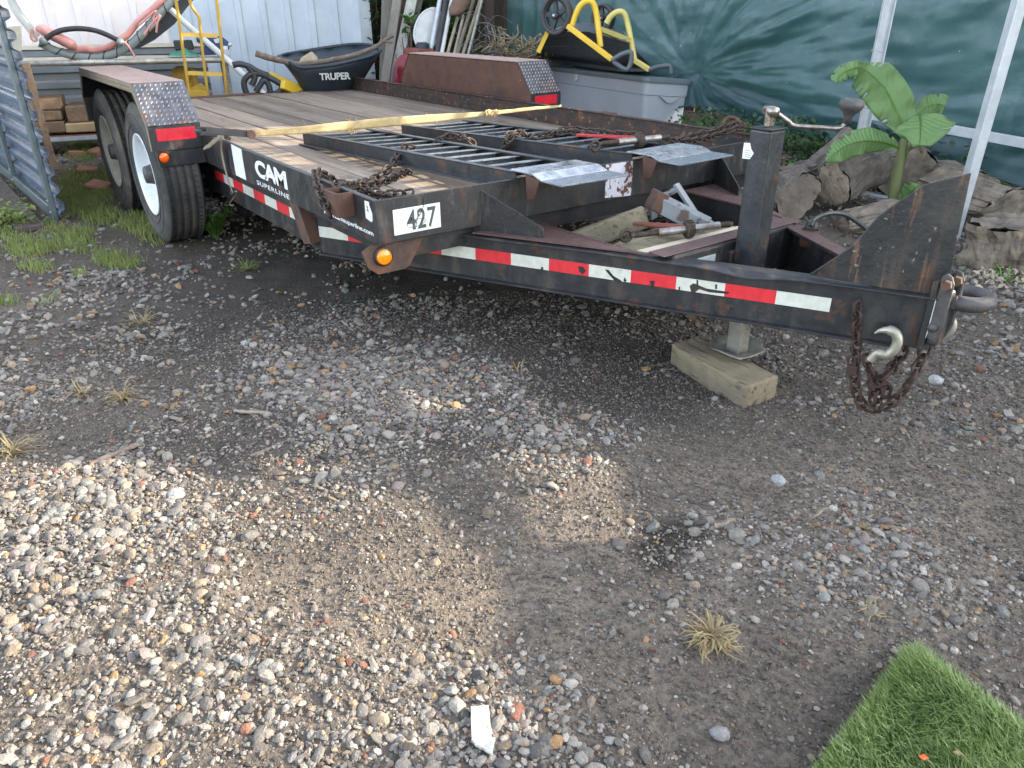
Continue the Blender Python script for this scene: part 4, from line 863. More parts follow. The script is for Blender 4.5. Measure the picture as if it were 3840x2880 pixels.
# ------------------------------------------------------------------ boards and tools leaning left of the tarp
def lean(nm, a, b, da, db, w, h, mat, label, cat, grp=None, ext=.25):
    A = at(*a, d=da); B = at(*b, d=db); dr = (A-B).normalized(); A = A+dr*.9
    k = B.z/ max(.2, dr.z); B2 = B-dr*max(0, (B.z-.01)/dr.z)
    o = MB().bar(B2, A, w, h, up=-FW).build(nm, mat, bev=.004); return tag(o, label, cat, grp)
lean('wooden_board', (1458, 0), (1447, 320), 9.15, 8.9, .15, .03, 'board_grey', 'wide grey board leaning right beside the shed corner', 'board')
lean('wooden_board', (1490, 0), (1442, 322), 8.95, 8.75, .095, .04, 'board_grey', 'weathered board with dark marks crossing in front of the wide grey board', 'board')
lean('wooden_board', (1518, 0), (1466, 318), 9.05, 8.85, .13, .04, 'board_dark', 'dark brown board leaning behind the wheelbarrow branch tip', 'board')
lean('wooden_board', (1545, 0), (1490, 250), 8.95, 8.8, .11, .03, 'board_white', 'board with flaking white paint leaning left of the round lid', 'board')
lean('wooden_board', (1572, 0), (1520, 210), 9.05, 8.95, .085, .03, 'board_grey', 'narrow grey board behind the flaking white board', 'board')
for a, b, w, m, lb in (((1648, 10), (1612, 210), .05, 'galv', 'ridged metal bar leaning just right of the round white lid'), ((1672, 0), (1637, 210), .06, 'tool_dark', 'thick dark bar leaning third from the round lid'), ((1692, 10), (1655, 210), .045, 'lid_white', 'pale handle with a lime green band at its top'), ((1716, 66), (1676, 210), .035, 'tool_wood', 'brown handle with a lime green band below the shovel blade'), ((1738, 60), (1702, 210), .033, 'tool_wood', 'wooden shovel handle under the rusty blade'), ((1770, 20), (1712, 210), .04, 'tool_wood', 'grey wooden handle right of the rusty shovel blade'), ((1796, 14), (1734, 210), .034, 'tool_wood', 'slim wooden handle left of the silver pole'), ((1806, 4), (1754, 214), .036, 'zinc', 'bright silver pole rightmost of the leaning handles')):
    A = at(*a, d=8.6); B = at(*b, d=8.3); dr = (A-B).normalized(); B = B-dr*(B.z-.01)/dr.z
    if 'shovel' not in lb or 'right' in lb: A = A+dr*.4
    tag(MB().tube([B, A], w/2, 8).build(('metal_bar' if ' bar ' in lb else 'wooden_pole' if 'wood' in m else 'tool_pole'), m), lb, 'handle')
SV = thing('rusty_shovel', 'rusty shovel blade turned upwards among the leaning handles', 'shovel', at(1725, 30, d=8.5))
v = []; f = []
for i in range(7):
    for j in range(7):
        s = (j-3)/3; t = i/6; w = 38*(1 if t > .3 else .55+1.5*t); uu = 1718+s*w*.9+t*36-12; vv = 58-t*78; p = at(uu, vv, d=8.45+.03*(s*s)); v.append(p)
for i in range(6):
    for j in range(6): q = i*7+j; f.append((q, q+7, q+8, q+1))
q = MB().add(v, f, True).build('blade', 'shovel_rust', SV); q.modifiers.new('s', 'SOLIDIFY').thickness = .006
RL = at(1600, 104, d=8.55); ld = (RT+FW*.35).normalized(); lu = (UP*.96+RT*.26).normalized(); nn_ = ld.cross(lu)
LD = thing('round_lid', 'oval dirty white lid standing against the vines beside the flaking white board', 'lid', RL)
for nm, s1, off, hh_ in (('lid_panel', 1., 0, .02), ('lid_rim', 1.12, -.02, .02)):
    mb = MB(); pts = [RL+ld*(math.cos(a)*.128*s1)+lu*(math.sin(a)*.212*s1)+nn_*off+ (ld*.03 if off else ld*0) for a in [2*math.pi*i/40 for i in range(40)]]
    mb.prism(pts, nn_*-hh_).build(nm, 'lid_white', LD, bev=.006, seg=2)
    if not off:
        MB().tube([RL+ld*(math.cos(a)*.112)+lu*(math.sin(a)*.195)+nn_*.002 for a in [2*math.pi*i/40 for i in range(40)]], .004, 5, closed=True).build('lid_groove', 'lid_white', LD)
tag(MB().bar(at(1834, -60, d=8.7), Vector((at(1834, 215, d=8.7).x, at(1834, 215, d=8.7).y, 0)), .1, .1).build('wooden_post', 'board_dark', bev=.005), 'brown square post at the left edge of the tarp', 'post')
RG2 = thing('red_canister', 'dark red canister with a black cap hidden behind the rusty fender', 'canister', at(1500, 320, d=8.3))
c = at(1536, 315, d=8.2); MB().lathe([(0, -.5), (.16, -.5), (.175, -.4), (.185, -.05), (.165, .1), (.12, .19), (.07, .22), (0, .23)], c+Vector((0, 0, .05)), Z3, 28).build('canister_body', 'wine_red', RG2)
MB().lathe([(.07, 0), (.07, .05), (.05, .07), (0, .07)], at(1585, 187, d=8.3), Z3, 18).build('cap', 'black_plastic', RG2)
MB().box(at(1570, 200, d=8.35), (.3, .22, .1)).build('canister_top', 'red_rust', RG2, bev=.03, seg=3)
# dark plank fence behind the leaning boards
FN = thing('plank_fence', 'dark plank fence overgrown with vines between shed and tarp', 'fence', at(1600, 320, d=9.9))
fa = at(1380, 150, d=10.0); fb_ = at(1960, 150, d=9.6); fa.z = fb_.z = 0; n = 17
for i in range(n):
    a = fa.lerp(fb_, (i+.03)/n); b = fa.lerp(fb_, (i+.97)/n); MB().prism([a, b, b+Z3*2.0, a+Z3*2.0], Vector((-.01, .02, 0))).build('plank', 'board_dark', FN)
fa2 = Vector((-5.2, 6.4, 0)); fb2 = Vector((4.5, 7.6, 0)); FN2 = thing('plank_fence', 'dark plank fence added behind the green tarp as backing for the darkness under it', 'fence', fa2)  # added dark backing for the darkness under the tarp hem
for i in range(40):
    a = fa2.lerp(fb2, (i+.03)/40); b = fa2.lerp(fb2, (i+.97)/40); MB().prism([a, b, b+Z3*1.7, a+Z3*1.7], Vector((0, .02, 0))).build('plank', 'board_dark', FN2)

# ------------------------------------------------------------------ leaves
def leaf_cards(mb, boxes, n, size, droop=.3, fold=True):
    for _ in range(n):
        c, e = random.choice(boxes); p = Vector((c[0]+random.uniform(-1, 1)*e[0], c[1]+random.uniform(-1, 1)*e[1], c[2]+random.uniform(-1, 1)*e[2]))
        s = size*random.uniform(.6, 1.35); a = random.uniform(0, 6.283); t = random.uniform(-.7, .5); d = Vector((math.cos(a)*math.cos(t), math.sin(a)*math.cos(t), math.sin(t)-droop)).normalized()
        sdv = d.cross(Vector((random.uniform(-.4, .4), random.uniform(-.4, .4), 1))).normalized(); up = sdv.cross(d)
        mb.add([p-d*s*.5, p+sdv*s*.34-d*s*.05+up*s*.08, p+d*s*.55-up*s*.06, p-sdv*s*.34-d*s*.05+up*s*.08], [(0, 1, 2), (0, 2, 3)])
    return mb
def stems(mb, base, k, h, r=.004, lean_=.3):
    for _ in range(k):
        a = random.uniform(0, 6.283); l = random.uniform(0, lean_); b = Vector(base)+Vector((random.uniform(-.04, .04), random.uniform(-.04, .04), 0)); t = b+Vector((math.cos(a)*l, math.sin(a)*l, h*random.uniform(.7, 1))); mb.tube([b, b.lerp(t, .5)+Vector((0, 0, h*.06)), t], r, 5)
    return mb
def bush(name, label, cat, c, e, n, size, mat, grp=None, boxes=None):
    T = thing(name, label, cat, (c[0], c[1], 0), grp); stems(MB(), (c[0], c[1], 0), 6, c[2]+e[2]*.6, .006, max(e[0], e[1])*.7).build('stem', 'branch_bark', T)
    leaf_cards(MB(), boxes or [(c, e), (c, tuple(x*.7 for x in e))], n, size).build('foliage', mat, T); return T
p = at(1410, 150, d=9.5); bush('climbing_vine', 'dark green vine filling the gap beside the shed corner', 'vine', (p.x, p.y, .9), (.25, .2, .9), 1600, .07, 'leaf_dark')
p = at(1530, 100, d=9.4); bush('climbing_vine', 'green vine climbing between the leaning boards and the oval lid', 'vine', (p.x, p.y, .9), (.5, .25, .95), 2600, .075, 'leaf_dark')
p = at(1700, 120, d=9.3); bush('climbing_vine', 'green vine behind the leaning tool handles', 'vine', (p.x, p.y, .85), (.55, .25, .9), 2400, .075, 'leaf_green')
p = at(1535, 95, d=8.8); bush('vine_sprig', 'bright green sprig hanging beside the flaking white board', 'vine', (p.x, p.y, p.z), (.07, .07, .12), 26, .085, 'leaf_fresh')
# dry vines and chicken wire
dv_ = thing('dry_vine_heap', 'tangled heap of dry brown vines at the foot of the tarp', 'vines', at(1950, 260, d=8.0)); mb = MB()
for _ in range(75):
    c = at(random.gauss(1935, 45), random.uniform(160, 265), d=random.uniform(7.8, 8.4)); pts = [c]
    for k in range(5): pts.append(pts[-1]+Vector([random.uniform(-.09, .09) for _ in range(3)]))
    mb.tube(smooth_path(pts, 3), random.uniform(.003, .007), 4)
mb.build('vines', 'dry_vine', dv_); mb = MB(); cc = at(1940, 200, d=8.1); leaf_cards(mb, [((cc.x, cc.y, cc.z), (.26, .25, .1))], 170, .055); mb.build('dry_leaves', 'straw', dv_)
cw = MB(); 
for k in range(34):
    c = at(random.uniform(1775, 1900), random.uniform(90, 230), d=random.uniform(7.9, 8.3)); r0 = random.uniform(.06, .2); a0 = random.uniform(0, 6); tl = random.uniform(.2, 1.4)
    cw.tube([c+RT*math.cos(a0+t*.35)*r0+UP*math.sin(a0+t*.35)*r0*.8+FW*math.sin(t+tl)*.03 for t in range(9)], .0016, 3)
tag(cw.build('wire_netting', 'wire_grey'), 'curled grey wire netting left of the dry vine heap', 'netting')

# ------------------------------------------------------------------ storage box
zl = .62; nC = at(2424, 287, z=zl); lC = at(2050, 245, z=zl); xd = (lC-nC); xd.z = 0; Lb = xd.length; xd.normalize(); yd = Vector((xd.y, -xd.x, 0)); 
if yd.y < 0: yd = -yd
SB = thing('storage_box', 'light grey plastic deck box with a dark grey lid behind the trailer rail', 'box', (nC.x, nC.y, 0))
tz = Vector((0, 0, 1))
def sb(a, b, z): return Vector((nC.x, nC.y, 0))+xd*a+yd*b+Z3*(z-.035*max(0, 1)*(-a/1.5)*0 - b*.09)
Db = .53
def loop(i0, z): # rounded rectangle inset i0
    a0, a1, b0, b1, r = i0, Lb-i0, i0, Db-i0, .05; P = []
    for cx_, cy_, s in ((a0+r, b0+r, 180), (a1-r, b0+r, 270), (a1-r, b1-r, 0), (a0+r, b1-r, 90)):
        for k in range(5): t = R(s+k*22.5); P.append(sb(cx_+r*math.cos(t), cy_+r*math.sin(t), z))
    return P
def loft(loops, cap=True):
    n = len(loops[0]); v = [p for l in loops for p in l]; f = [(k*n+i, k*n+(i+1) % n, (k+1)*n+(i+1) % n, (k+1)*n+i) for k in range(len(loops)-1) for i in range(n)]
    mb = MB().add(v, f, True); 
    if cap: mb.add(loops[-1], [tuple(range(n))]); mb.add(loops[0], [tuple(reversed(range(n)))])
    return mb
loft([loop(.045, .0), loop(.02, zl-.155)]).build('box_body', 'box_grey', SB)
loft([loop(.012, zl-.15), loop(.006, zl-.05)]).build('box_band', 'box_grey', SB)
loft([loop(.024, zl-.156), loop(.024, zl-.148)]).build('seam', 'lid_grey', SB)
loft([loop(-.006, zl-.048), loop(-.012, zl-.014), loop(-.002, zl-.002), loop(.03, zl+.0), loop(.04, zl-.004)]).build('lid', 'lid_grey', SB)
cs = sb(Lb*.66, -.002, zl-.08); MB().ball(cs, .035, 14, 8, (1, .2, 1.1)).build('latch_recess', 'lid_white', SB)
MB().tube(smooth_path([sb(.03, Db*.25, 0), sb(.03, Db*.25, 0)], 2), .001, 3)
c1 = [sb(-.001, Db*(.30+.45*t), zl-.158-.05*math.sin(math.pi*t)**1.5) for t in [i/10 for i in range(11)]]
MB().prism([p+xd*-.004 for p in c1], xd*.02).build('side_grip', 'box_grey', SB)

# ------------------------------------------------------------------ overturned garden cart on the box
CT = thing('garden_cart', 'black dump cart with yellow frame lying upside down on the grey storage box', 'cart', at(2230, 245, z=zl))
rimc = [(2004, 226), (2318, 268), (2442, 268), (2412, 238), (2200, 212), (2060, 208)]
A0 = [at(a, b, z=zl+.012) for a, b in rimc]
A1 = [at(*p, d=d) for p, d in (((2048, 122), 6.0), ((2200, 118), 5.85), ((2350, 158), 6.0), ((2330, 112), 6.3), ((2240, 86), 6.4), ((2130, 88), 6.25))]
n = 6; lv = [A0, [p+Z3*.035 for p in A0], [p.lerp(q, .12)+Z3*.04 for p, q in zip(A0, A1)], [p.lerp(q, .3)+Z3*.035 for p, q in zip(A0, A1)], [p.lerp(q, .75)+Z3*.012 for p, q in zip(A0, A1)], A1]
v = [p for l in lv for p in l]; f = [(k*n+i, k*n+(i+1) % n, (k+1)*n+(i+1) % n, (k+1)*n+i) for k in range(5) for i in range(n)]
MB().add(v, f).add(A1, [tuple(range(n))]).build('cart_tub', 'charcoal_plastic', CT, bev=.012, seg=2)
def ct(u, v, d): return at(u, v, d=d)
MB().bar(ct(2128, 97, 5.75), ct(2296, 224, 5.65), .034, .034, up=(0, 0, 1)).build('frame_bar', 'yellow_bright', CT, bev=.004)
for pth, mt in ((((2145, 95, 5.78), (2158, 55, 5.78), (2178, 20, 5.78), (2202, 5, 5.78), (2222, 10, 5.78), (2234, 40, 5.78), (2243, 100, 5.77), (2252, 176, 5.75)), 'yellow_bright'), (((2274, 88, 6.2), (2290, 62, 6.2), (2316, 45, 6.2), (2340, 50, 6.2), (2354, 90, 6.2), (2368, 160, 6.15), (2380, 228, 6.1)), 'yellow_pale')):
    MB().tube(smooth_path([ct(*p) for p in pth], 6), .021, 8).build('frame_hoop', mt, CT)
MB().bar(ct(2378, 225, 6.1), ct(2436, 262, 6.0), .03, .034).build('frame_bar', 'yellow_pale', CT, bev=.004)
MB().bar(ct(2250, 110, 5.8), ct(2364, 153, 6.15), .026, .034).build('cross_bar', 'yellow_pale', CT, bev=.003)
MB().bar(ct(2054, 118, 5.95), ct(2018, 196, 5.95), .012, .03).build('frame_bar', 'yellow_bright', CT)
for pth in (((2296, 226, 5.62), (2330, 205, 5.6), (2362, 196, 5.6), (2368, 208, 5.6), (2364, 240, 5.6), (2352, 260, 5.6), (2335, 256, 5.6), (2300, 232, 5.62)), ((2436, 262, 6.0), (2462, 252, 6.0), (2505, 246, 6.0), (2514, 252, 6.0), (2516, 274, 6.0))):
    MB().tube(smooth_path([ct(*p) for p in pth], 6), .017, 8).build('grip', 'charcoal_plastic', CT)
def cart_wheel(c, nrm, r, par):
    W_ = bpy.data.objects.new('wheel', None); COL.objects.link(W_); W_.parent = par; W_.location = c-world_loc(par)
    ax = Vector(nrm).normalized(); u = ax.orthogonal().normalized(); w = ax.cross(u)
    MB().lathe([(r*.78, -.025), (r*.95, -.03), (r, -.02), (r, .02), (r*.95, .03), (r*.78, .025), (r*.78, -.025)], c, ax, 28).build('tyre', 'tool_dark', W_)
    MB().lathe([(r*.78, .012), (r*.7, .015), (r*.7, -.015), (r*.78, -.012), (r*.78, .012)], c, ax, 28).build('rim', 'black_plastic', W_)
    for i in range(5):
        a = 2*math.pi*i/5+.4; d = u*math.cos(a)+w*math.sin(a); MB().bar(c+d*r*.1, c+d*r*.74, r*.26, .02, up=ax).build('spoke', 'black_plastic', W_)
    MB().lathe([(0, -.03), (r*.2, -.03), (r*.2, .03), (r*.12, .035), (0, .035)], c, ax, 16).build('hub', 'black_plastic', W_)
    MB().lathe([(0, .045), (r*.06, .045), (r*.06, .03)], c, ax if ax.dot(CAM-c) > 0 else -ax, 10).build('axle_end', 'lid_white', W_)
cart_wheel(ct(2088, 58, 5.85), (CAM-ct(2088, 58, 5.85)).normalized()-RT*.75, .128, CT)
cart_wheel(ct(2262, 68, 6.35), (CAM-ct(2262, 68, 6.3)).normalized()-RT*.75, .1, CT)
nf = (lv[3][1]-lv[3][0]).cross(lv[4][0]-lv[3][0]).normalized()
if nf.dot(CAM-lv[3][0]) < 0: nf = -nf
pa = wp(2128, 170, lv[3][0]+nf*.006, nf); pb = wp(2030, 174, lv[3][0]+nf*.006, nf); du_ = (pb-pa); dv2 = (wp(2080, 190, lv[3][0], nf)-wp(2080, 170, lv[3][0], nf))
text('tub_lettering', 'GORILLA CARTS', pa, du_, dv2-du_*dv2.dot(du_)/du_.length_squared, du_.length*.92, .026, 'lid_white', CT, .002, bold=.02)

# ------------------------------------------------------------------ the green tarp
YT = 4.45
pu = at(2592, 278, y=YT); PXc, PZc = pu.x, pu.z
bp_ = [(-5.6, .02), (-4.2, .0)] + [(q.x, q.z) for q in (at(2594, 395, y=YT), at(2720, 428, y=YT), at(2860, 470, y=YT), at(3074, 512, y=YT), at(3300, 545, y=YT), at(3507, 590, y=YT), at(3840, 700, y=YT))] + [(4.6, .03)]
topp = [(-5.6, 2.5), (-.75, 2.45), (-.55, 1.62), (-.2, 1.62), (.45, 2.06), (1.45, 2.1), (1.55, 2.25), (1.9, 2.28), (2.05, 2.6), (2.92, 2.6), (3.0, 2.5), (3.12, 2.40), (3.24, 2.31), (3.34, 2.21), (3.5, 2.17), (3.63, 2.15), (3.76, 2.18), (3.87, 2.23), (3.96, 2.27), (4.06, 2.31), (4.2, 2.31), (4.3, 3.1), (4.6, 3.1)]  # top edge out of view, shaped to cast the yard's shadow outline
nx, nz = 520, 170; xs = np.linspace(-5.35, 4.6, nx); ts = np.linspace(0, 1, nz)
zb = np.interp(xs, [a for a, b in bp_], [b for a, b in bp_]); ztop = np.interp(xs, [a for a, b in topp], [b for a, b in topp])+(fbm(xs, xs*0, 4, 3, 60)-.5)*.05
TX, TT = np.meshgrid(xs, ts, indexing='ij'); TZ = zb[:, None]+(ztop-zb)[:, None]*TT
dx = TX-PXc; dz = TZ-PZc; rr = np.hypot(dx, dz)+1e-3; th = np.arctan2(dz, dx+.08)
lr = np.log(rr+.15)
rad = (fbm(th*3.2+9, lr*.55+4, 1.6, 4, 40)-.5)*1.6+(fbm(th*8+9, lr*.7+4, 1.5, 2, 44)-.5)*.6
amp = .17*np.clip(rr/.5, 0, 1)*np.exp(-rr/3.2)*(.35+.65*np.exp(-((th-.25)/.8)**2))
fold = rad*amp + (fbm(TX*.8+TZ*.5, TZ*1.7-TX*.5, 1.1, 4, 41)-.5)*.2 + (fbm(TX*.5, TZ*2.2-TX*.4, 3.2, 2, 42)-.5)*.04
left = np.clip((-3.1-TX)/.8, 0, 1); fold = fold*(1-left)+left*(np.sin(TX*26+fbm(TX, TZ, 2, 2, 43)*5)*.03)
fold = fold*(1-.85*np.clip((TZ-1.35)/.45, 0, 1))
TYY = YT+fold+ .16*np.exp(-rr/.25) + np.exp(-((TZ-np.interp(TX, [-3, 4], [1.9, 2.2]))/.4)**2)*-.1*0
V = np.stack([TX, TYY, TZ], -1).reshape(-1, 3); I = (np.arange(nx-1)[:, None]*nz+np.arange(nz-1)[None]).ravel()
TPO = thing('green_tarp', 'creased dark green tarp hanging on a metal frame behind the firewood', 'tarp', (-.5, YT, 0))
qx, qz = TX[:-1, :-1].ravel(), TZ[:-1, :-1].ravel()
sun_gap = (((qx > 3.15) & (qx < 3.58) & (qz > 1.93+(qx-3.16)*.12) & (qz < 2.085)) | ((qx > 2.69) & (qx < 2.87) & (qz > 2.02) & (qz < 2.12)) | ((qx > 3.03) & (qx < 3.2) & (qz > 2.26) & (qz < 2.34)) | ((qx > 2.45) & (qx < 2.57) & (qz > 2.32) & (qz < 2.41)))  # made-up openings that let sun reach ground, tongue, hitch and jack
I = I[~sun_gap]
V2 = V-np.array([-.5, YT, 0]); numpy_mesh('tarp_sheet', V2, np.stack([I, I+nz, I+nz+1, I+1], 1), 'tarp', TPO, smooth=True)
hem = [Vector((x, YT+y, z)) for x, y, z in zip(xs[::4], fold[::4, 0], zb[::4])]; MB().tube(hem, .009, 5).build('hem', 'tarp', TPO)
for u_g, v_g in ((2662, 408), (3002, 498), (3385, 566)): 
    g = at(u_g, v_g, y=YT-.04); MB().tube([g+RT*math.cos(a)*.011+UP*math.sin(a)*.014 for a in [2*math.pi*i/14 for i in range(14)]], .0035, 5, closed=True).build('eyelet', 'zinc', TPO)
# frame of galvanised channel posts
FRM = thing('tarp_frame', 'galvanised steel frame of upright posts and a low rail before the green tarp', 'frame', (at(3188, 705, z=0).x, 4.0, 0))
pA = at(3188, 708, z=0); pAt = Vector((pA.x+.015, pA.y, 2.15)); lt = RT.copy(); lt.z = 0; lt.normalize()
def cpost(a, b, w, par, nm='post'):
    mb = MB(); d = (b-a).normalized(); s = lt; o = s.cross(d)
    if o.dot(CAM-a) < 0: o = -o
    for (x0, x1, y0, y1) in ((-w/2, w/2, 0, .004), (-w/2, -w/2+.006, .004, .03), (w/2-.006, w/2, .004, .03)):
        mb.prism([a+s*x0+o*y0, a+s*x1+o*y0, a+s*x1+o*y1, a+s*x0+o*y1], b-a)
    return mb.build(nm, 'galv', par)
cpost(pA, pAt, .075, FRM)
pB = at(3568, 905, z=0); MB().bar(pB, pB+Vector((.03, .0, 2.2)), .062, .05, up=lt).build('post', 'galv', FRM, bev=.004)
pC = at(3806, 742, z=0); MB().bar(pC, pC+Vector((.16, .02, 2.3)), .06, .05, up=lt).build('post', 'galv', FRM, bev=.004)
MB().bar(at(3250, 428, y=4.22), at(3860, 540, y=4.3), .035, .06).build('rail', 'galv', FRM, bev=.003)
MB().bar(at(3215, 724, z=.02), at(3420, 770, z=.02), .06, .04).build('base_rail', 'galv', FRM, bev=.003)
for z in (.9, .55): MB().bar(pA+Z3*z+lt*-.04, pA+Z3*(z-.02)+lt*.05, .004, .03, up=-FW).build('clip', 'galv', FRM)

# ------------------------------------------------------------------ unseen trees added behind the tarp to shade the yard
def tree(label, base, h, boxes, n, size):
    T = thing('added_shade_tree', label, 'tree', base); b = Vector(base); mb = MB().tube(smooth_path([b, b+Vector((.05, .03, h*.35)), b+Vector((-.04, .06, h*.7)), b+Vector((0, 0, h))], 5), [.09-.004*i for i in range(16)], 9)
    mb.build('trunk', 'bark', T); lm = MB()
    for c, e in boxes: lm.tube(smooth_path([b+Z3*h*.5, (b+Z3*h*.7).lerp(Vector(c), .5)+Z3*.1, Vector(c)], 4), [.03]*4+[.018]*5, 6)
    lm.build('branches', 'bark', T)
    leaf_cards(MB(), boxes, n, size).build('crown', 'leaf_dark', T)
tree('unseen leafy tree added for shade, left behind the tarp above the storage box', (-4.0, 5.6, 0), 3.4, [((-4.6, 5.3, 3.3), (1.3, .6, .7)), ((-3.0, 5.4, 3.4), (1.2, .6, .8)), ((-1.7, 5.1, 3.45), (1.0, .6, .72))], 7500, .13)
tree('unseen leafy tree added for shade behind the middle of the tarp', (.9, 5.5, 0), 3.4, [((-.6, 4.9, 3.35), (.9, .45, .62)), ((.7, 4.9, 3.4), (1.1, .45, .72)), ((2.05, 4.8, 3.3), (.85, .4, .62)), ((2.45, 4.75, 2.85), (.42, .3, .3))], 11500, .13)
# ------------------------------------------------------------------ loading ramps
def ramp(nm, label, P, lipz, grp):
    """P: rear near, rear far, front near, front far at the top edge"""
    T = thing(nm, label, 'loading ramp', P[0], grp); a, b, c, d = [Vector(p) for p in P]
    for k, (p, q, o, lb) in enumerate(((a, c, (b-a).normalized(), None), (b, d, (a-b).normalized(), None))):
        dr = (q-p).normalized(); t = .006
        mb = MB().prism([p, q, q+Z3*-.062, p+Z3*-.062], o*t)
        mb.prism([p+Z3*.0004, q+Z3*.0004, q+o*.032+Z3*.0004, p+o*.032+Z3*.0004], Z3*-.006)
        mb.prism([p+Z3*-.056-o*.0005, q+Z3*-.056-o*.0005, q-o*.03+Z3*-.056, p-o*.03+Z3*-.056], Z3*-.006)
        mb.build('side_channel', 'ramp_black', T, bev=.001)
    n = 12
    for i in range(n):
        t = .012+(i/(n-1))*.925; p = a.lerp(c, t)+Z3*-.0; q = b.lerp(d, t); dr = (c-a).normalized(); w = .062
        e = (q-p).normalized(); p = p+e*.0065; q = q-e*.0065
        mb = MB().prism([p-dr*.002+Z3*-.012, q-dr*.002+Z3*-.012, q+dr*w+Z3*-.006, p+dr*w+Z3*-.006], Z3*-.004)
        mb.prism([p-dr*.002+Z3*-.012, q-dr*.002+Z3*-.012, q-dr*.002+Z3*-.038, p-dr*.002+Z3*-.038], dr*.004)
        mb.build('rung', 'ramp_rung', T)
    dr = (c-a).normalized(); e = (d-c).normalized()
    L = [c+dr*-.03+Z3*.003, c+dr*.10+Z3*.0, c+dr*.15+Z3*-.018, c+dr*.26+Z3*(lipz)]
    for k, (p, q, m) in enumerate(((L[0], L[1], 'ramp_lip'), (L[1], L[2], 'ramp_lip'), (L[2], L[3], 'ramp_rung'))):
        w = (d-c).length+.0; MB().prism([p-e*.0, q-e*.0, q+e*w, p+e*w], Z3*.006).build('lip_plate', m, T, bev=.001)
    MB().prism([c+dr*.06+Z3*-.002, c+dr*.14+Z3*-.012, c+dr*.11+Z3*-.085, c+dr*.07+Z3*-.09], e*.008).build('hook_plate', 'rust_brown', T)
    return T
r1 = [at(1134, 498, z=.552), at(1392, 482, z=.552), at(1932, 646, z=.622), at(2178, 610, z=.622)]
r2 = [at(1504, 469, z=.552), at(1749, 448, z=.552), at(2369, 578, z=.622), at(2565, 545, z=.622)]
ramp('loading_ramp', 'black ladder ramp nearer the CAM lettering, lying on the plank deck', r1, -.022, 'ladder ramps on the deck')
ramp('loading_ramp', 'black ladder ramp nearer the storage box, lying on the plank deck', r2, -.022, 'ladder ramps on the deck')

# ------------------------------------------------------------------ chains, binders, strap
def A(u, v, z): return at(u, v, z=z)
cg = 'rusty chains'
C1 = thing('tie_down_chain', 'rusty chain looped round the stake pocket and over the nearer ramp', 'chain', A(1250, 690, .5), cg)
chain(C1, [[at(1238, 812, y=-.075), at(1222, 775, y=-.075), at(1206, 740, y=-.07), at(1194, 700, y=-.05), at(1182, 668, y=-.02), A(1190, 646, .612), A(1222, 662, .56), A(1262, 682, .52), A(1310, 690, .5)],
           [A(1255, 702, .60), A(1300, 697, .57), A(1345, 690, .52), A(1400, 672, .505), A(1448, 640, .53), A(1488, 596, .56), A(1512, 560, .575), A(1528, 545, .585), A(1560, 556, .57)],
           [A(1345, 698, .51), A(1400, 690, .505), A(1450, 674, .505), A(1500, 660, .5), A(1545, 640, .495)],
           [A(1290, 692, .52), A(1350, 708, .505), A(1420, 724, .505), A(1480, 728, .505), A(1555, 720, .52)],
           [A(1320, 702, .52), A(1380, 722, .51), A(1440, 735, .52), A(1500, 742, .54)]], .05, .034, .0054)
C2 = thing('tie_down_chain', 'short rusty chain arched over the far edge of the nearer ramp', 'chain', A(1700, 515, .6), cg)
chain(C2, [[A(1632, 536, .57), A(1652, 520, .59), A(1685, 508, .6), A(1720, 512, .6), A(1752, 522, .595), A(1782, 540, .57)]], .05, .034, .0054)
C3 = thing('tie_down_chain', 'rusty chain bunch hanging over the near edge of the farther ramp', 'chain', A(1930, 500, .6), cg)
chain(C3, [[A(1880, 556, .54), A(1892, 535, .57), A(1905, 510, .6), A(1925, 495, .61), A(1950, 498, .61), A(1985, 510, .6)], [A(1892, 560, .54), A(1902, 535, .58), A(1920, 512, .61), A(1945, 502, .61)], [A(1940, 492, .61), A(1975, 505, .6), A(2005, 512, .59)]], .05, .034, .0054)
C4 = thing('tie_down_chain', 'long rusty chain running across the farther ramp to the far rail ring', 'chain', A(2400, 510, .6), cg)
chain(C4, [[A(2000, 512, .60), A(2060, 505, .6), A(2100, 492, .6), A(2150, 482, .61), A(2200, 490, .605), A(2260, 497, .6), A(2330, 503, .6), A(2400, 507, .6)],
           [A(2092, 500, .6), A(2140, 494, .61), A(2180, 500, .6), A(2240, 508, .6)],
           [A(2475, 524, .63), A(2520, 528, .62), A(2545, 524, .61), A(2600, 508, .61), A(2670, 492, .62), A(2730, 472, .635), A(2790, 462, .64)],
           [A(2535, 530, .61), A(2590, 528, .60), A(2650, 518, .6), A(2710, 498, .61), A(2760, 484, .63), A(2795, 462, .64)],
           [at(2235, 540, z=.63), at(2215, 556, z=.61), at(2196, 578, z=.58), at(2180, 598, z=.55)]], .05, .034, .0054)
rg = at(2744, 468, y=WT+.03); tag(MB().tube([rg+RT*math.cos(a)*.042+UP*math.sin(a)*.042+FW*math.sin(a)*.01 for a in [2*math.pi*i/24 for i in range(24)]], .0105, 10, closed=True).build('tie_ring', 'rust_brown'), 'rusty round ring standing on the far trailer rail behind the chain', 'ring')
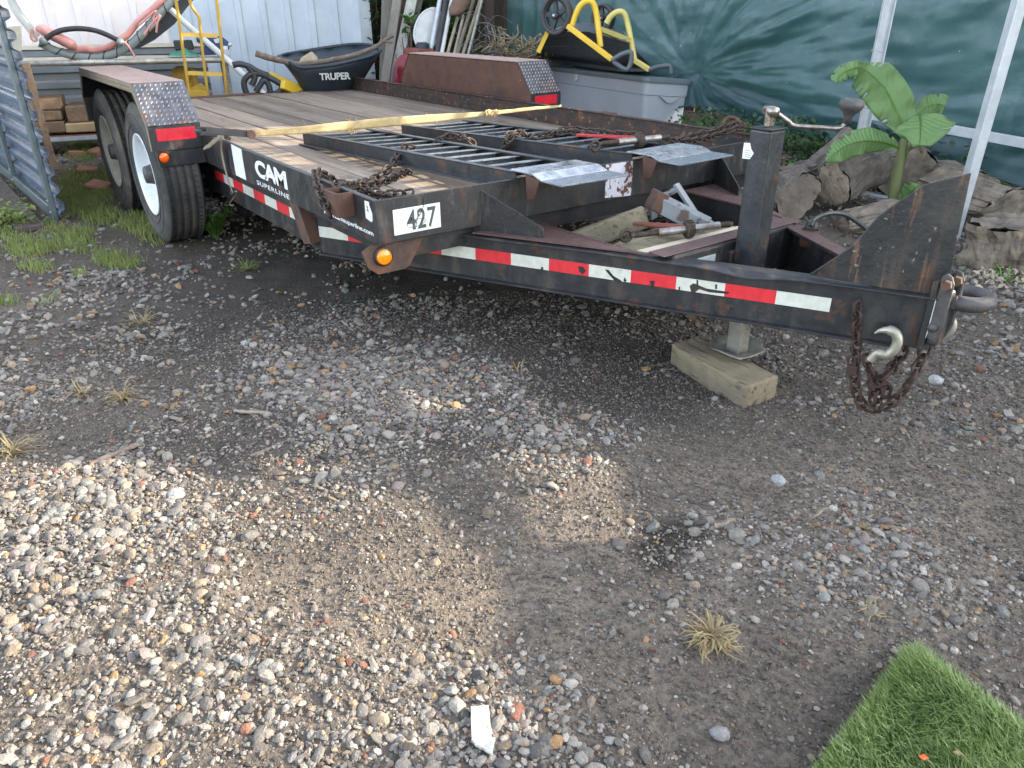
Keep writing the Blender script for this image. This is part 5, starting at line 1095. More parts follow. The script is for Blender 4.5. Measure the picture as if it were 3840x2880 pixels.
def binder(label, a, b, eye, hand, red, scl=1.):
    """ratchet load binder: barrel a-b, eye at the near end, handle towards hand"""
    a = Vector(a); b = Vector(b); d = (b-a).normalized(); L = (b-a).length
    T = thing('load_binder', label, 'load binder', a)
    MB().tube([a+d*L*.28, a+d*L*.92], .0145*scl, 14).build('barrel', 'steel_bare', T)
    th = MB(); P = [a+d*L*(.05+.25*i/12) for i in range(13)]
    for p in P: th.lathe([(.0085*scl, -.003), (.0115*scl, 0), (.0085*scl, .003)], p, d, 10)
    for i in range(10): th.lathe([(.0085*scl, -.003), (.0115*scl, 0), (.0085*scl, .003)], a+d*L*(.92+.012*i), d, 10)
    th.tube([a, b+d*L*.06], .0085*scl, 8); th.build('screw_thread', 'chain_rust', T)
    g = a+d*L*.6; gm = MB().lathe([(.016*scl, -.014), (.029*scl, -.014), (.029*scl, .014), (.016*scl, .014)], g, d, 22); u = d.orthogonal().normalized(); w = d.cross(u)
    for i in range(14): t = 2*math.pi*i/14; c = g+(u*math.cos(t)+w*math.sin(t))*.030*scl; gm.bar(c-d*.011, c+d*.011, .006*scl, .005*scl, up=u*math.cos(t)+w*math.sin(t))
    gm.build('ratchet_gear', 'chain_rust', T)
    h = Vector(hand); up = (CAM-g).normalized(); g2 = g+Vector((0, 0, .004)); MB().bar(g2, h, .03*scl, .010, up=Z3).bar(g2+Z3*.008, h+Z3*.002, .012*scl, .008, up=Z3).build('handle', red, T, bev=.002)
    MB().tube([Vector(eye)+(d*math.cos(t)+Z3*math.sin(t))*.020*scl for t in [2*math.pi*i/18 for i in range(18)]], .0065*scl, 8, closed=True).build('eye', 'chain_rust', T)
    return T
binder('ratchet load binder with a red handle lying on the farther ramp', A(2245, 540, .64), A(2495, 514, .645), A(2232, 548, .635), A(2166, 506, .635), 'red_paint')
binder('rusty ratchet load binder lying on timber in the tongue tray', A(2365, 884, .445), A(2725, 842, .46), A(2348, 884, .44), A(2380, 838, .43), 'red_rust')
# ratchet strap
ST = thing('ratchet_strap', 'frayed yellow ratchet strap stretched across the deck with a knot near the far rail', 'strap', (-1.6, .1, .6))
XS = -1.6
def X_(u, v): return at(u, v, x=XS)
pA_ = X_(935, 503); pK = X_(1835, 424); pE = X_(2105, 397)
def ribbon(P, w, wd, nm, mat, par, th=.0018, wave_=.004):
    P = smooth_path(P, 10) if len(P) > 2 else [Vector(P[0]).lerp(Vector(P[1]), i/40) for i in range(41)]
    n = len(P); v = []; wdv = Vector(wd).normalized()
    for i, p in enumerate(P):
        ww = w(i/(n-1)) if callable(w) else w; j1, j2 = random.uniform(-1, 1)*wave_*.35, random.uniform(-1, 1)*wave_*.35
        for k in range(5):
            s = (k/4-.5); v.append(p+wdv*(s*ww+(j1 if k == 0 else j2 if k == 4 else 0))+Z3*(math.sin(s*6+i*.4)*wave_*.4))
    f = [(i*5+k, (i+1)*5+k, (i+1)*5+k+1, i*5+k+1) for i in range(n-1) for k in range(4)]
    o = MB().add(v, f, True).build(nm, mat, par); o.modifiers.new('s', 'SOLIDIFY').thickness = th; return o
wdir = Vector((.16, 0, .98))
ribbon([pA_, pA_.lerp(pK, .5)-Z3*.003, pK], lambda t: .026+.024*math.sin(math.pi*min(1, t*1.05)), wdir, 'webbing', 'strap_yellow', ST)
ribbon([pK, pK.lerp(pE, .5), pE], lambda t: .026-.012*t, wdir, 'webbing', 'strap_yellow', ST)
kn = MB()
kn.ball(pK, .024, 9, 7, (.8, 1.25, .7))
for k in range(9):
    c = pK+Vector((random.uniform(-.012, .012), random.uniform(-.022, .03), random.uniform(-.006, .01))); kn.tube(smooth_path([c+Vector([random.uniform(-.018, .018) for _ in range(3)]) for _ in range(4)], 4), .0085, 7, flat=.45)
kn.build('knot', 'strap_yellow', ST)
fr = MB()
for k in range(90):
    t = random.random(); c = (pK+Vector((0, random.uniform(.02, .07), 0))) if k < 45 else pA_.lerp(pK, random.choice((.37, .4, t))) - wdir*.024*random.choice((-1, 1)); fr.tube([c, c+Vector([random.uniform(-.016, .016) for _ in range(3)]), c+Vector([random.uniform(-.024, .024) for _ in range(3)])], .0007, 3)
for k in range(8): c = pA_.lerp(pK, .385)-Z3*.01; fr.tube([c, c+Vector((random.uniform(-.01, .01), random.uniform(-.02, .01), -.035))], .003, 4, flat=.3)
fr.build('frayed_fibres', 'strap_yellow', ST, kind='stuff')
RB = MB(); ra, rb2 = X_(768, 494), X_(938, 502)
for s_ in (-.022, .022): RB.bar(ra+Vector((s_, 0, .006)), rb2+Vector((s_, 0, 0)), .004, .03)
RB.build('ratchet_frame', 'tool_dark', ST, bev=.001)
MB().tube([rb2+Vector((-.026, -.006, 0)), rb2+Vector((.030, -.006, 0))], .018, 14).tube([rb2+Vector((.026, -.006, 0)), rb2+Vector((.034, -.006, 0))], .022, 14).build('ratchet_drum', 'bracket_rust', ST)
MB().bar(X_(742, 492)+Vector((-.02, 0, 0)), X_(742, 492)+Vector((.03, 0, -.0)), .03, .014).bar(X_(745, 486)+Vector((-.024, 0, 0)), X_(800, 486)+Vector((-.024, 0, 0)), .012, .02).bar(X_(745, 500)+Vector((.028, 0, 0)), X_(808, 502)+Vector((.028, 0, 0)), .012, .02).build('ratchet_handle', 'cable_black', ST, bev=.004)
MB().tube([X_(851, 516)+Vector((-.02, 0, 0)), X_(851, 516)+Vector((.035, 0, 0))], .0095, 12).build('ratchet_pin', 'chain_rust', ST)
def Yf(u, v, y=-.02): return at(u, v, y=y)
ribbon([Yf(828, 520, -.03), Yf(830, 560, -.022), Yf(838, 610, -.018), Yf(852, 665, -.022), Yf(872, 722, -.03)], lambda t: .034-.018*t, (1, 0, 0), 'strap_tail', 'strap_grey', ST)
ribbon([Yf(832, 512, -.05), Yf(805, 530, -.06), Yf(785, 545, -.065), Yf(764, 560, -.07)], lambda t: .012+.014*math.sin(math.pi*t), (.3, 0, .9), 'strap_tail', 'strap_grey', ST)
MB().tube(smooth_path([Yf(868, 712), Yf(866, 728), Yf(886, 716), Yf(884, 735), Yf(864, 758), Yf(866, 770), Yf(876, 770)], 5), .0036, 7).build('strap_hook', 'steel_bare', ST)
# cables at the tongue
tag(MB().tube(smooth_path([at(3040, 848, z=.47), at(3055, 822, z=.49), at(3110, 800, z=.5), at(3170, 806, z=.49), at(3225, 840, z=.46), at(3262, 872, z=.43), at(3300, 900, z=.38)], 6), .0085, 8).build('wiring_cable', 'cable_black'), 'thick black wiring cable arching from the plug towards the hitch', 'cable')
tag(MB().tube(smooth_path([at(2850, 806, z=.43), at(2885, 838, z=.41), at(2925, 880, z=.38), at(2975, 910, z=.35), at(3040, 945, z=.32), at(3110, 975, z=.3)], 6), .0065, 8).build('wiring_cable', 'cable_black'), 'thin grey-black cable running from behind the jack along the far tongue beam', 'cable')

# ------------------------------------------------------------------ things lying in the tongue tray
def chunk(label, a, b, w, h, mat, up=(0, 0, 1), cat='timber', nm='timber_block', grp=None, bevel=.01):
    a = Vector(a); b = Vector(b); mb = MB(); n = 8; d = (b-a).normalized(); u = Vector(up); s = d.cross(u).normalized(); u = s.cross(d); v = []
    for i in range(n+1):
        p = a.lerp(b, i/n)
        for x, y in ((-1, -1), (1, -1), (1, 1), (-1, 1)): v.append(p+s*x*w/2*(1+random.uniform(-.04, .04))+u*y*h/2*(1+random.uniform(-.04, .04)))
    f = [(i*4+k, i*4+(k+1) % 4, (i+1)*4+(k+1) % 4, (i+1)*4+k) for i in range(n) for k in range(4)]+[(3, 2, 1, 0), (n*4, n*4+1, n*4+2, n*4+3)]
    o = mb.add(v, f).build(nm, mat, bev=bevel, seg=2); return tag(o, label, cat, grp)
chunk('mossy grey timber block leaning against the front rail in the tongue tray', (.08, .80, .33), (.255, 1.03, .44), .095, .085, 'old_wood', (-.35, -.1, 1))
chunk('short brown timber block lying in front of the leaning mossy one', (.32, .80, .33), (.40, .985, .39), .10, .085, 'old_wood', (-.2, 0, 1))
chunk('long weathered timber lying along the cross member under the rusty binder', (.43, .74, .375), (.50, 1.28, .375), .09, .07, 'old_wood')
chunk('pale clean board lying against the cross member of the tongue tray', (.545, .72, .405), (.555, 1.36, .405), .075, .03, 'pale_board', nm='pale_board', cat='board', bevel=.003)
GB = thing('folding_bracket', 'flaking grey folded steel bracket lying in the tongue tray behind the binder', 'bracket', (.4, 1.2, .3))
ga, gb_ = at(2460, 755, x=.30), at(2650, 850, x=.48)
MB().bar(ga, gb_, .06, .06).build('arm', 'grey_paint', GB, bev=.003)
MB().bar(at(2445, 745, x=.30), at(2480, 762, x=.315), .075, .075).build('arm_end', 'bracket_rust', GB, bev=.004)
MB().bar(at(2535, 690, x=.28), at(2615, 812, x=.38), .035, .010).build('side_bar', 'grey_paint', GB); MB().bar(at(2612, 806, x=.38), at(2700, 860, x=.46), .05, .012).build('side_bar', 'grey_paint', GB)
MB().bar(at(2478, 740, x=.25), at(2545, 705, x=.25), .03, .01).build('side_bar', 'grey_paint', GB); MB().bar(at(2448, 765, x=.25), at(2452, 820, x=.25), .03, .01, up=(1, 0, 0)).build('side_bar', 'grey_paint', GB)
C5 = thing('tie_down_chain', 'rusty chain heap lying beside the rusty binder handle in the tongue tray', 'chain', (.4, 1.1, .35), cg)
chain(C5, [[A(2405, 822, .40), A(2450, 818, .41), A(2500, 815, .42), A(2535, 822, .42), A(2560, 838, .41)], [A(2390, 866, .38), A(2430, 862, .38), A(2470, 866, .38)], [A(2460, 828, .4), A(2510, 838, .4), A(2545, 846, .41)]], .045, .03, .0052)

# ------------------------------------------------------------------ safety chains with hooks at the hitch
def H(u, v, off=-.035): return wp(u, v, TB(0, off), tn)
SC = thing('safety_chain', 'rusty safety chain with a bright hook hanging in loops under the hitch', 'chain', H(3300, 1400), cg)
pth = [[H(3215, 1135), H(3213, 1200), H(3212, 1260), H(3210, 1340), H(3205, 1420), H(3212, 1480), H(3232, 1520), H(3270, 1540), H(3310, 1538)],
       [H(3245, 1335), H(3262, 1385), H(3285, 1430), H(3300, 1470), H(3292, 1510), H(3290, 1540)],
       [H(3492, 1262, .03), H(3462, 1330, .02), H(3430, 1400), H(3395, 1460), H(3345, 1510), H(3300, 1536)],
       [H(3412, 1275, .05), H(3370, 1345, .03), H(3330, 1400), H(3290, 1440), H(3268, 1500), H(3275, 1535)],
       [H(3262, 1440), H(3300, 1430), H(3330, 1445), H(3318, 1490), H(3290, 1500)]]
chain(SC, pth, .043, .029, .0052, 'chain_dark')
hk = [(3262, 1350), (3290, 1325), (3325, 1330), (3352, 1312), (3366, 1280), (3358, 1250), (3332, 1238), (3300, 1240), (3280, 1250)]
MB().tube(smooth_path([H(*p, -.05) for p in hk], 5), [.013]*5+[.0150]*25+[.014, .011, .010, .009, .008, .007, .006, .005, .004, .0035, .003], 12).build('hook', 'zinc', SC)
hk = [(3480, 1240), (3510, 1262), (3550, 1255), (3572, 1225), (3566, 1195), (3540, 1185)]
MB().tube(smooth_path([H(*p, .07) for p in hk], 5), [.012]*20+[.010, .009, .008, .007, .006, .005], 12).build('hook', 'zinc', SC)
MB().box(H(3193, 1388, -.05), (.03, .018, .032), (0, 0, A27)).build('padlock', 'chain_dark', SC, bev=.003)
MB().tube(smooth_path([H(3182, 1370, -.05), H(3180, 1340, -.05), H(3204, 1340, -.05), H(3206, 1370, -.05)], 4), .0035, 7).build('padlock_shackle', 'chain_dark', SC)
# wooden block under the jack
def G0_(u, v): return at(u, v, z=0.0)
ZK = .012; bt = [at(2516, 1290, z=ZK), at(2640, 1255, z=ZK), at(2920, 1410, z=ZK), at(2800, 1452, z=ZK)]
WBk = MB(); n_ = 10; v = []
for i in range(n_+1):
    t = i/n_; a = bt[0].lerp(bt[3], t); b = bt[1].lerp(bt[2], t); j = random.uniform(-.004, .003)
    for q, z in ((a, -.1), (b, -.1), (b, ZK+j), (a, ZK+j)): v.append(Vector((q.x, q.y, z))+Vector((random.uniform(-.004, .004), random.uniform(-.004, .004), 0)))
f = [(i*4+k, i*4+(k+1) % 4, (i+1)*4+(k+1) % 4, (i+1)*4+k) for i in range(n_) for k in range(4)]+[(3, 2, 1, 0), (n_*4, n_*4+1, n_*4+2, n_*4+3)]
tag(WBk.add(v, f).build('timber_block', 'treated_wood', bev=.008, seg=3), 'thick greenish timber block under the foot of the trailer jack', 'timber')

# ------------------------------------------------------------------ sheet panel on the left
P0 = at(205, 832, z=0); P1 = at(0, 650, z=0); pd = (P1-P0).normalized(); pn = pd.cross(Z3)
if pn.dot(CAM-P0) < 0: pn = -pn
DP = thing('sheet_panel', 'blue grey corrugated steel panel with a bolted frame standing left of the wheels', 'panel', P0)
HP = 1.55
MB().prism([P0, P0+pd*.075, P0+pd*.075+Z3*HP, P0+Z3*HP], -pn*.03).build('stile', 'panel_frame', DP, bev=.004)
MB().prism([P0+pd*.075+Z3*.0, P0+pd*2.4+Z3*.0, P0+pd*2.4+Z3*.085, P0+pd*.075+Z3*.085], -pn*.03).build('bottom_rail', 'panel_frame', DP, bev=.004)
q = P0+pd*1.32; MB().prism([q, q+pd*.09, q+pd*.09+Z3*HP, q+Z3*HP], -pn*.028).build('stile', 'panel_frame', DP, bev=.003)
mb = MB(); v = []; nz_ = 150
for i in range(nz_+1):
    z = .03+(HP-.03)*i/nz_; ph = (z/.105) % 1.; h = .032*(min(1, max(0, (ph-.18)/.14))-min(1, max(0, (ph-.62)/.16)))
    for s in (-.075-.01*math.sin(z*9), 2.4): v.append(P0+pd*s+Z3*z-pn*(.062-h))
f = [(2*i, 2*i+1, 2*i+3, 2*i+2) for i in range(nz_)]
o = mb.add(v, f).build('corrugated_sheet', 'panel_blue', DP); o.modifiers.new('s', 'SOLIDIFY').thickness = .002
for s, z in ((.04, .05), (.04, .12), (1.36, .05), (1.36, .12)): MB().lathe([(0, .006), (.007, .005), (.009, 0)], P0+pd*s+Z3*z, pn, 12).build('bolt', 'zinc', DP)
tag(MB().bar(at(206, 640, d=6.3), at(96, 240, d=6.5), .05, .04).build('leaning_timber', 'timber_brown', bev=.004), 'brown timber leaning behind the edge of the corrugated panel', 'timber')
tag(MB().prism([bw(*p, .05) for p in ((28, 98), (79, 97), (78, 222), (40, 222))], -BN*.03).build('leaning_board', 'cream_trim', bev=.003), 'pale tan board standing at the left end of the workbench', 'board')
tag(MB().prism([at(*p, z=.03) for p in ((-40, 640), (0, 660), (168, 842), (60, 856), (-40, 800))], Z3*-.03).build('ground_board', 'brown_board', bev=.004), 'dark purple brown board lying flat before the corrugated panel', 'board')

# ------------------------------------------------------------------ logs
LUMPS = bpy.data.textures.new('lumps', 'CLOUDS'); LUMPS.noise_scale = .07; LUMPS.noise_depth = 3
def log(label, c, ax, r, L, face='log_face', sc=(1, 1), nm='firewood_log', grp='logs stacked under the tarp', rough=.13, barkm='bark'):
    """c = middle of the visible sawn face, ax points from that face into the log"""
    c = Vector(c); ax = Vector(ax).normalized(); u = ax.cross(Z3 if abs(ax.z) < .9 else Vector((1, 0, 0))).normalized(); w = u.cross(ax); T = thing(nm, label, 'log', c, grp)
    N = 64; m = 9; ph = random.uniform(0, 99); gv = [random.uniform(-.05, .04) for _ in range(N)]; rad = [1+gv[k]+rough*(math.sin(2*math.pi*k/N*2+ph)+.6*math.sin(2*math.pi*k/N*3+ph*2)+.35*math.sin(2*math.pi*k/N*7+ph*3)) for k in range(N)]
    v = []
    for i in range(m):
        for k in range(N):
            a = 2*math.pi*k/N; q = rad[k]*(1+random.uniform(-.022, .022))*(1+.05*math.sin(i*1.1+ph+k*.2)); v.append(c+ax*L*i/(m-1)+(u*math.cos(a)*sc[0]+w*math.sin(a)*sc[1])*r*q)
    f = [(i*N+k, i*N+(k+1) % N, (i+1)*N+(k+1) % N, (i+1)*N+k) for i in range(m-1) for k in range(N)]; f.append(tuple(range((m-1)*N, m*N)))
    MB().add(v, f).build('bark', barkm, T)
    fv = [c-ax*.004]; ff = []
    for j in range(1, 6):
        for k in range(N): a = 2*math.pi*k/N; fv.append(c-ax*(.004+.004*math.sin(j*2.2+k*.31)*math.sin(k*.16+ph))+(u*math.cos(a)*sc[0]+w*math.sin(a)*sc[1])*r*rad[k]*.985*j/5)
    for k in range(N): ff.append((0, 1+(k+1) % N, 1+k))
    for j in range(4):
        for k in range(N): a = 1+j*N; ff.append((a+k, a+(k+1) % N, a+N+(k+1) % N, a+N+k))
    MB().add(fv, ff, True).build('sawn_face', face, T)
    for ch in T.children:
        q = ch.modifiers.new('lumps', 'DISPLACE'); q.texture = LUMPS; q.texture_coords = 'GLOBAL'; q.strength = r*(.38 if barkm == 'driftwood' else .16); q.mid_level = .5
    return T
tocam = lambda p: (CAM-p).normalized()
def logpx(label, u, v, d, r, L, yaw, pitch, **k):
    c = at(u, v, d=d); t = tocam(c); t.z = 0; t.normalize(); ax = -(t*math.cos(R(yaw))+Vector((-t.y, t.x, 0))*math.sin(R(yaw))); ax = ax*math.cos(R(pitch))+Z3*math.sin(R(pitch)); return log(label, c, ax, r, L, **k)
logpx('log with a large pale sawn face turned right, mid woodpile', 3120, 695, 5.0, .13, .42, -34, 12, sc=(.85, 1.15))
logpx('dark cracked round face below the pale one', 2990, 738, 4.75, .125, .4, 10, -3, face='log_face_dark')
logpx('rough barked log leaning upright behind the pale sawn face', 3040, 655, 5.55, .09, .36, -60, 42, face='log_face_dark')
logpx('brown round log behind the left galvanised post', 3235, 615, 5.75, .14, .4, -15, 4, face='log_face_dark', sc=(1.2, .75))
logpx('big square stump standing directly behind the banana stem', 3395, 655, 5.55, .19, .42, 8, 0, sc=(.95, .75), rough=.1, face='driftwood')
logpx('pale flat split log at the left end of the woodpile', 2905, 678, 5.2, .085, .3, -40, 5, sc=(1.2, .8), face='driftwood')
logpx('long weathered log lying low before the stump, left of the gooseneck plate', 3150, 845, 4.6, .11, .5, -62, 10, sc=(1, .8), face='driftwood', barkm='driftwood')
logpx('round grey log end peeping out beneath the dark face log', 2890, 770, 5.0, .08, .3, 0, 0, face='log_face_dark')
sb_ = at(3765, 1035, z=0); aw = (sb_-CAM); aw.z = 0; aw.normalize(); sc0 = sb_+aw*.17; tz_ = at(3765, 850, x=sc0.x).z
log('massive upright weathered stump at the right edge beside the hitch', (sc0.x, sc0.y, .225), (.05, .02, -1), .19, .26, face='driftwood', sc=(1.15, .9), rough=.16, barkm='driftwood')
logpx('bleached log with a split lying on top behind the massive stump', 3775, 775, 4.85, .12, .5, 52, 3, sc=(1.4, .7), rough=.1, face='driftwood', barkm='driftwood')
logpx('small grey log behind the bleached one beside the steel post', 3660, 700, 5.4, .12, .4, 30, 0, sc=(1.3, .7), face='driftwood', barkm='driftwood')
mb = MB()
for _ in range(900):
    u, v = random.choice(((2960, 610, 150, 50), (2900, 640, 100, 60), (3240, 690, 60, 30), (3300, 820, 300, 60), (3060, 560, 120, 30), (3700, 1060, 140, 60)))[:2], 0
    pass
for _ in range(950):
    q = random.choice(((2950, 640, 110, 50), (2950, 640, 110, 50), (2880, 660, 70, 60), (3250, 700, 60, 28), (3290, 790, 160, 40), (3500, 760, 150, 50), (3750, 1030, 90, 40)))
    p = at(random.gauss(q[0], q[2]*.6), random.gauss(q[1], q[3]*.6), z=random.uniform(.0, .05)); s = random.uniform(.009, .024)
    d = Vector([random.uniform(-1, 1) for _ in range(3)]).normalized(); e = d.orthogonal().normalized(); n2 = d.cross(e)
    mb.add([p-d*s, p-e*s*.5+n2*s*.2, p+d*s, p+e*s*.5+n2*s*.2], [(0, 1, 2), (0, 2, 3)])
o = mb.build('leaf_litter', 'chip', kind='stuff')

# ------------------------------------------------------------------ banana plant
BNP = thing('banana_plant', 'young banana plant with broad green leaves growing among the logs', 'plant', at(3352, 770, d=5.05))
DB = 5.05
def bp(u, v, dd=0): return at(u, v, d=DB+dd)
gb2 = bp(3350, 800); MB().tube(smooth_path([Vector((gb2.x, gb2.y, 0)), bp(3352, 740), bp(3368, 640), bp(3386, 545), bp(3392, 520)], 6), [.038-.0007*i for i in range(25)], 14).build('stem', 'banana_stem', BNP)
def leaf(mid, widths, nm='leaf', fold=.35, rip=(), mat='banana_leaf', side=None):
    M_ = smooth_path([Vector(p) for p in mid], 8); n = len(M_); v = []; K = 6
    for i, p in enumerate(M_):
        t = i/(n-1); x = t*(len(widths)-1); a = int(min(x, len(widths)-2)); wl_, wr = [widths[a][k]+(widths[a+1][k]-widths[a][k])*(x-a) for k in (0, 1)]
        T_ = (M_[min(n-1, i+1)]-M_[max(0, i-1)]).normalized(); tc = tocam(p); s = T_.cross(tc).normalized() if side is None else (Vector(side)-T_*Vector(side).dot(T_)).normalized(); nn = s.cross(T_)
        if nn.dot(tc) < 0: nn = -nn
        for k in range(-K, K+1):
            w = (wl_ if k < 0 else wr)*abs(k)/K*(1 if k > 0 else -1); rp_ = math.sin(i*.9+k*.3)*.004*abs(k)/K + (.012*math.sin(i*.45)*(abs(k)/K)**2)
            v.append(p+s*w-nn*(fold*abs(w)-.9*w*w/.2*.3)+nn*rp_)
    q = 2*K+1; torn = {(i, e) for i in range(3, n-2) for e in (0, 1) if random.random() < .07}
    f = [(i*q+k, (i+1)*q+k, (i+1)*q+k+1, i*q+k+1) for i in range(n-1) for k in range(2*K) if not (((i, 0) in torn and k < 2) or ((i, 1) in torn and k > 2*K-3))]
    L_ = MB().add(v, f, True).build(nm, mat, BNP); L_.modifiers.new('s', 'SOLIDIFY').thickness = .0012
    MB().tube([p+tocam(p)*.001 for p in M_], [.0065-.005*i/n for i in range(n)], 6).build('midrib', 'leaf_fresh', L_) if False else MB().tube([p+tocam(p)*.0015 for p in M_], [.0062-.0045*i/n for i in range(n)], 6).build('midrib', 'leaf_fresh', BNP)
px = .0018
leaf([bp(3390, 525), bp(3378, 455), bp(3352, 395), bp(3318, 330), bp(3280, 290), bp(3245, 262), bp(3215, 250, -.03)], [(.0, .0), (.08, .08), (.11, .11), (.13, .10), (.12, .10), (.11, .04), (.05, .03)], fold=.25)
leaf([bp(3225, 252, -.02), bp(3200, 256, -.05), bp(3165, 270, -.08), bp(3142, 292, -.1), bp(3136, 312, -.12)], [(.03, .04), (.045, .04), (.045, .045), (.04, .04), (.005, .005)], fold=.3)
leaf([bp(3449, 428, -.05), bp(3452, 455, -.12), bp(3452, 490, -.18), bp(3448, 545, -.24)], [(.02, .03), (.12, .11), (.17, .15), (.14, .08), (.05, .03)], fold=.3)
MB().tube(smooth_path([bp(3394, 525), bp(3418, 470, -.02), bp(3449, 428, -.05)], 5), .008, 7).build('leaf_stalk', 'leaf_fresh', BNP)
leaf([bp(3380, 560), bp(3330, 538, -.05), bp(3260, 528, -.12), bp(3190, 540, -.2), bp(3135, 572, -.28), bp(3098, 606, -.33)], [(.0, .0), (.05, .05), (.075, .075), (.08, .07), (.06, .05), (.005, .005)], fold=.5)
leaf([bp(3400, 520), bp(3430, 450, .2), bp(3470, 405, .25), bp(3515, 390, .3), bp(3545, 396, .3)], [(.0, .0), (.03, .05), (.06, .07), (.06, .06), (.05, .05)], fold=.3)
leaf([bp(3388, 620), bp(3405, 560, -.02), bp(3440, 545, -.04), bp(3462, 570, -.05), bp(3458, 600, -.05)], [(.006, .006), (.012, .012), (.02, .02), (.02, .012), (.004, .004)], fold=.5, mat='branch_bark')
leaf([bp(3350, 760), bp(3390, 745, -.05), bp(3425, 710, -.1), bp(3450, 690, -.1)], [(.0, .0), (.05, .04), (.06, .05), (.0, .0)], fold=.3)

# ------------------------------------------------------------------ low plants
def low(label, u, v, w, dpt, h, n, size, mat='leaf_green', d=None, nm='weed', grp=None, cat='plant'):
    c = at(u, v, z=0) if d is None else at(u, v, d=d); T = thing(nm, label, cat, (c.x, c.y, 0), grp)
    stems(MB(), (c.x, c.y, 0), 7, h, .0022, max(w, dpt)*.8).build('stem', 'leaf_fresh', T)
    leaf_cards(MB(), [((c.x, c.y, h*.5), (w, dpt, h*.5)), ((c.x, c.y, h*.3), (w*.6, dpt*.6, h*.35))], n, size).build('foliage', mat, T)
def weed(label, u, v, k, h, sp, size, mat='leaf_fresh'):
    c = at(u, v, z=0); T = thing('leafy_weed', label, 'weed', (c.x, c.y, 0)); sm_ = MB(); lf = MB()
    for i in range(k):
        a = 2*math.pi*i/k+random.uniform(-.4, .4); l = sp*random.uniform(.5, 1); hh = h*random.uniform(.55, 1.1); b = Vector((c.x, c.y, 0)); t = b+Vector((math.cos(a)*l, math.sin(a)*l, hh)); P = smooth_path([b, b.lerp(t, .5)+Z3*hh*.14, t], 5); sm_.tube(P, .0022, 5)
        for j, p in enumerate(P[2:]):
            for s in range(4):
                an = random.uniform(0, 6.283); dv_ = Vector((math.cos(an), math.sin(an), random.uniform(.0, .6))).normalized(); ln = size*random.uniform(.6, 1.1); sd2 = dv_.cross(Z3).normalized()*ln*.17
                lf.add([p, p+dv_*ln*.5+sd2, p+dv_*ln, p+dv_*ln*.5-sd2], [(0, 1, 2), (0, 2, 3)])
    sm_.build('stem', 'leaf_fresh', T); lf.build('foliage', mat, T)
weed('leafy green weed growing beside the front tyre', 815, 900, 12, .15, .13, .05)
weed('small leafy weed at the foot of the dark face log', 2965, 665, 6, .10, .07, .045)
low('low green plant with a yellow flower at the left edge beside the dark board', 25, 850, .18, .16, .14, 420, .035, 'grass', nm='weed')
low('green ground vine under the tarp left of the jack', 2990, 560, .6, .22, .30, 900, .055, 'leaf_green', nm='ground_vine', grp='ground vines under the tarp')
low('green ground vine beside the storage box corner', 2640, 450, .28, .25, .32, 420, .055, 'leaf_green', d=6.9, nm='ground_vine', grp='ground vines under the tarp')
low('green ground vine right of the big stump', 3570, 680, .34, .2, .16, 420, .05, 'leaf_green', nm='ground_vine', grp='ground vines under the tarp')
low('green ground vine right of the tallest steel post', 3690, 700, .25, .2, .14, 300, .05, 'leaf_green', nm='ground_vine', grp='ground vines under the tarp')
for (u, v, d, lb) in ((2800, 470, 6.6, 'green ground vine behind the gap between box and jack'), (3150, 540, 6.4, 'green ground vine under the tarp behind the banana plant'), (3420, 580, 6.3, 'green ground vine under the tarp behind the big stump')): low(lb, u, v, .55, .3, .4, 900, .06, 'leaf_dark', d=d, nm='ground_vine', grp='ground vines under the tarp')
def lily(label, u, v, n, L_, mat='grass'):
    c = at(u, v, z=0); T = MB()
    for i in range(n):
        a = random.uniform(0, 6.283); l = L_*random.uniform(.5, 1.1); d = Vector((math.cos(a), math.sin(a), 0)); s = Vector((-d.y, d.x, 0))*random.uniform(.0011, .0024)*(1.6 if 'leaf' in mat else 1); h = l*random.choice((.08, .2, .35, .6))*random.uniform(.6, 1.1); b = c+Vector((random.uniform(-.012, .012), random.uniform(-.012, .012), 0))
        kx = Vector((random.uniform(-1, 1), random.uniform(-1, 1), 0))*l*.22; P = [b, b+d*l*.35+Z3*h*.8+kx*.4, b+d*l*.7+Z3*h+kx*.2, b+d*l+Z3*h*.75-kx]; T.add([P[0]-s, P[0]+s, P[1]-s, P[1]+s, P[2]-s, P[2]+s, P[3]], [(0, 1, 3, 2), (2, 3, 5, 4), (4, 5, 6)])
    return tag(T.build('grass_tuft', mat), label, 'grass tuft')
lily('green bladed tuft growing before the massive stump at the right', 3660, 1015, 60, .15, 'leaf_fresh'); lily('smaller green tuft right of the bladed one beneath the stump', 3760, 1060, 30, .11, 'leaf_fresh')
for u, v, n, L_, lb in ((2670, 2400, 95, .072, 'big dry straw tuft beside the dark soil patch in the foreground'), (3260, 2290, 22, .04, 'small pale straw tuft above the corner of the turf mat'), (3255, 1990, 22, .035, 'small straw tuft between pebbles right of the chains'), (460, 1495, 60, .075, 'dry straw tuft on the left gravel, right one of two'), (300, 1480, 40, .07, 'flat dry straw tuft on the left gravel, left one of two'), (50, 1705, 70, .09, 'dry straw tuft at the left edge of the picture'), (185, 1165, 60, .11, 'yellow green tuft far left below the grass patches'), (530, 1215, 45, .09, 'straw tuft in the gravel below the front tyre'), (925, 1010, 40, .1, 'dark green tuft at the edge of the shade below the weed'), (1180, 1330, 7, .06, 'thin straw wisp on the dark gravel under the trailer'), (1940, 1395, 9, .08, 'thin straw wisp on the ground between jack and light bracket')):
    lily(lb, u, v, n, L_, 'straw' if 'green' not in lb else 'grass')

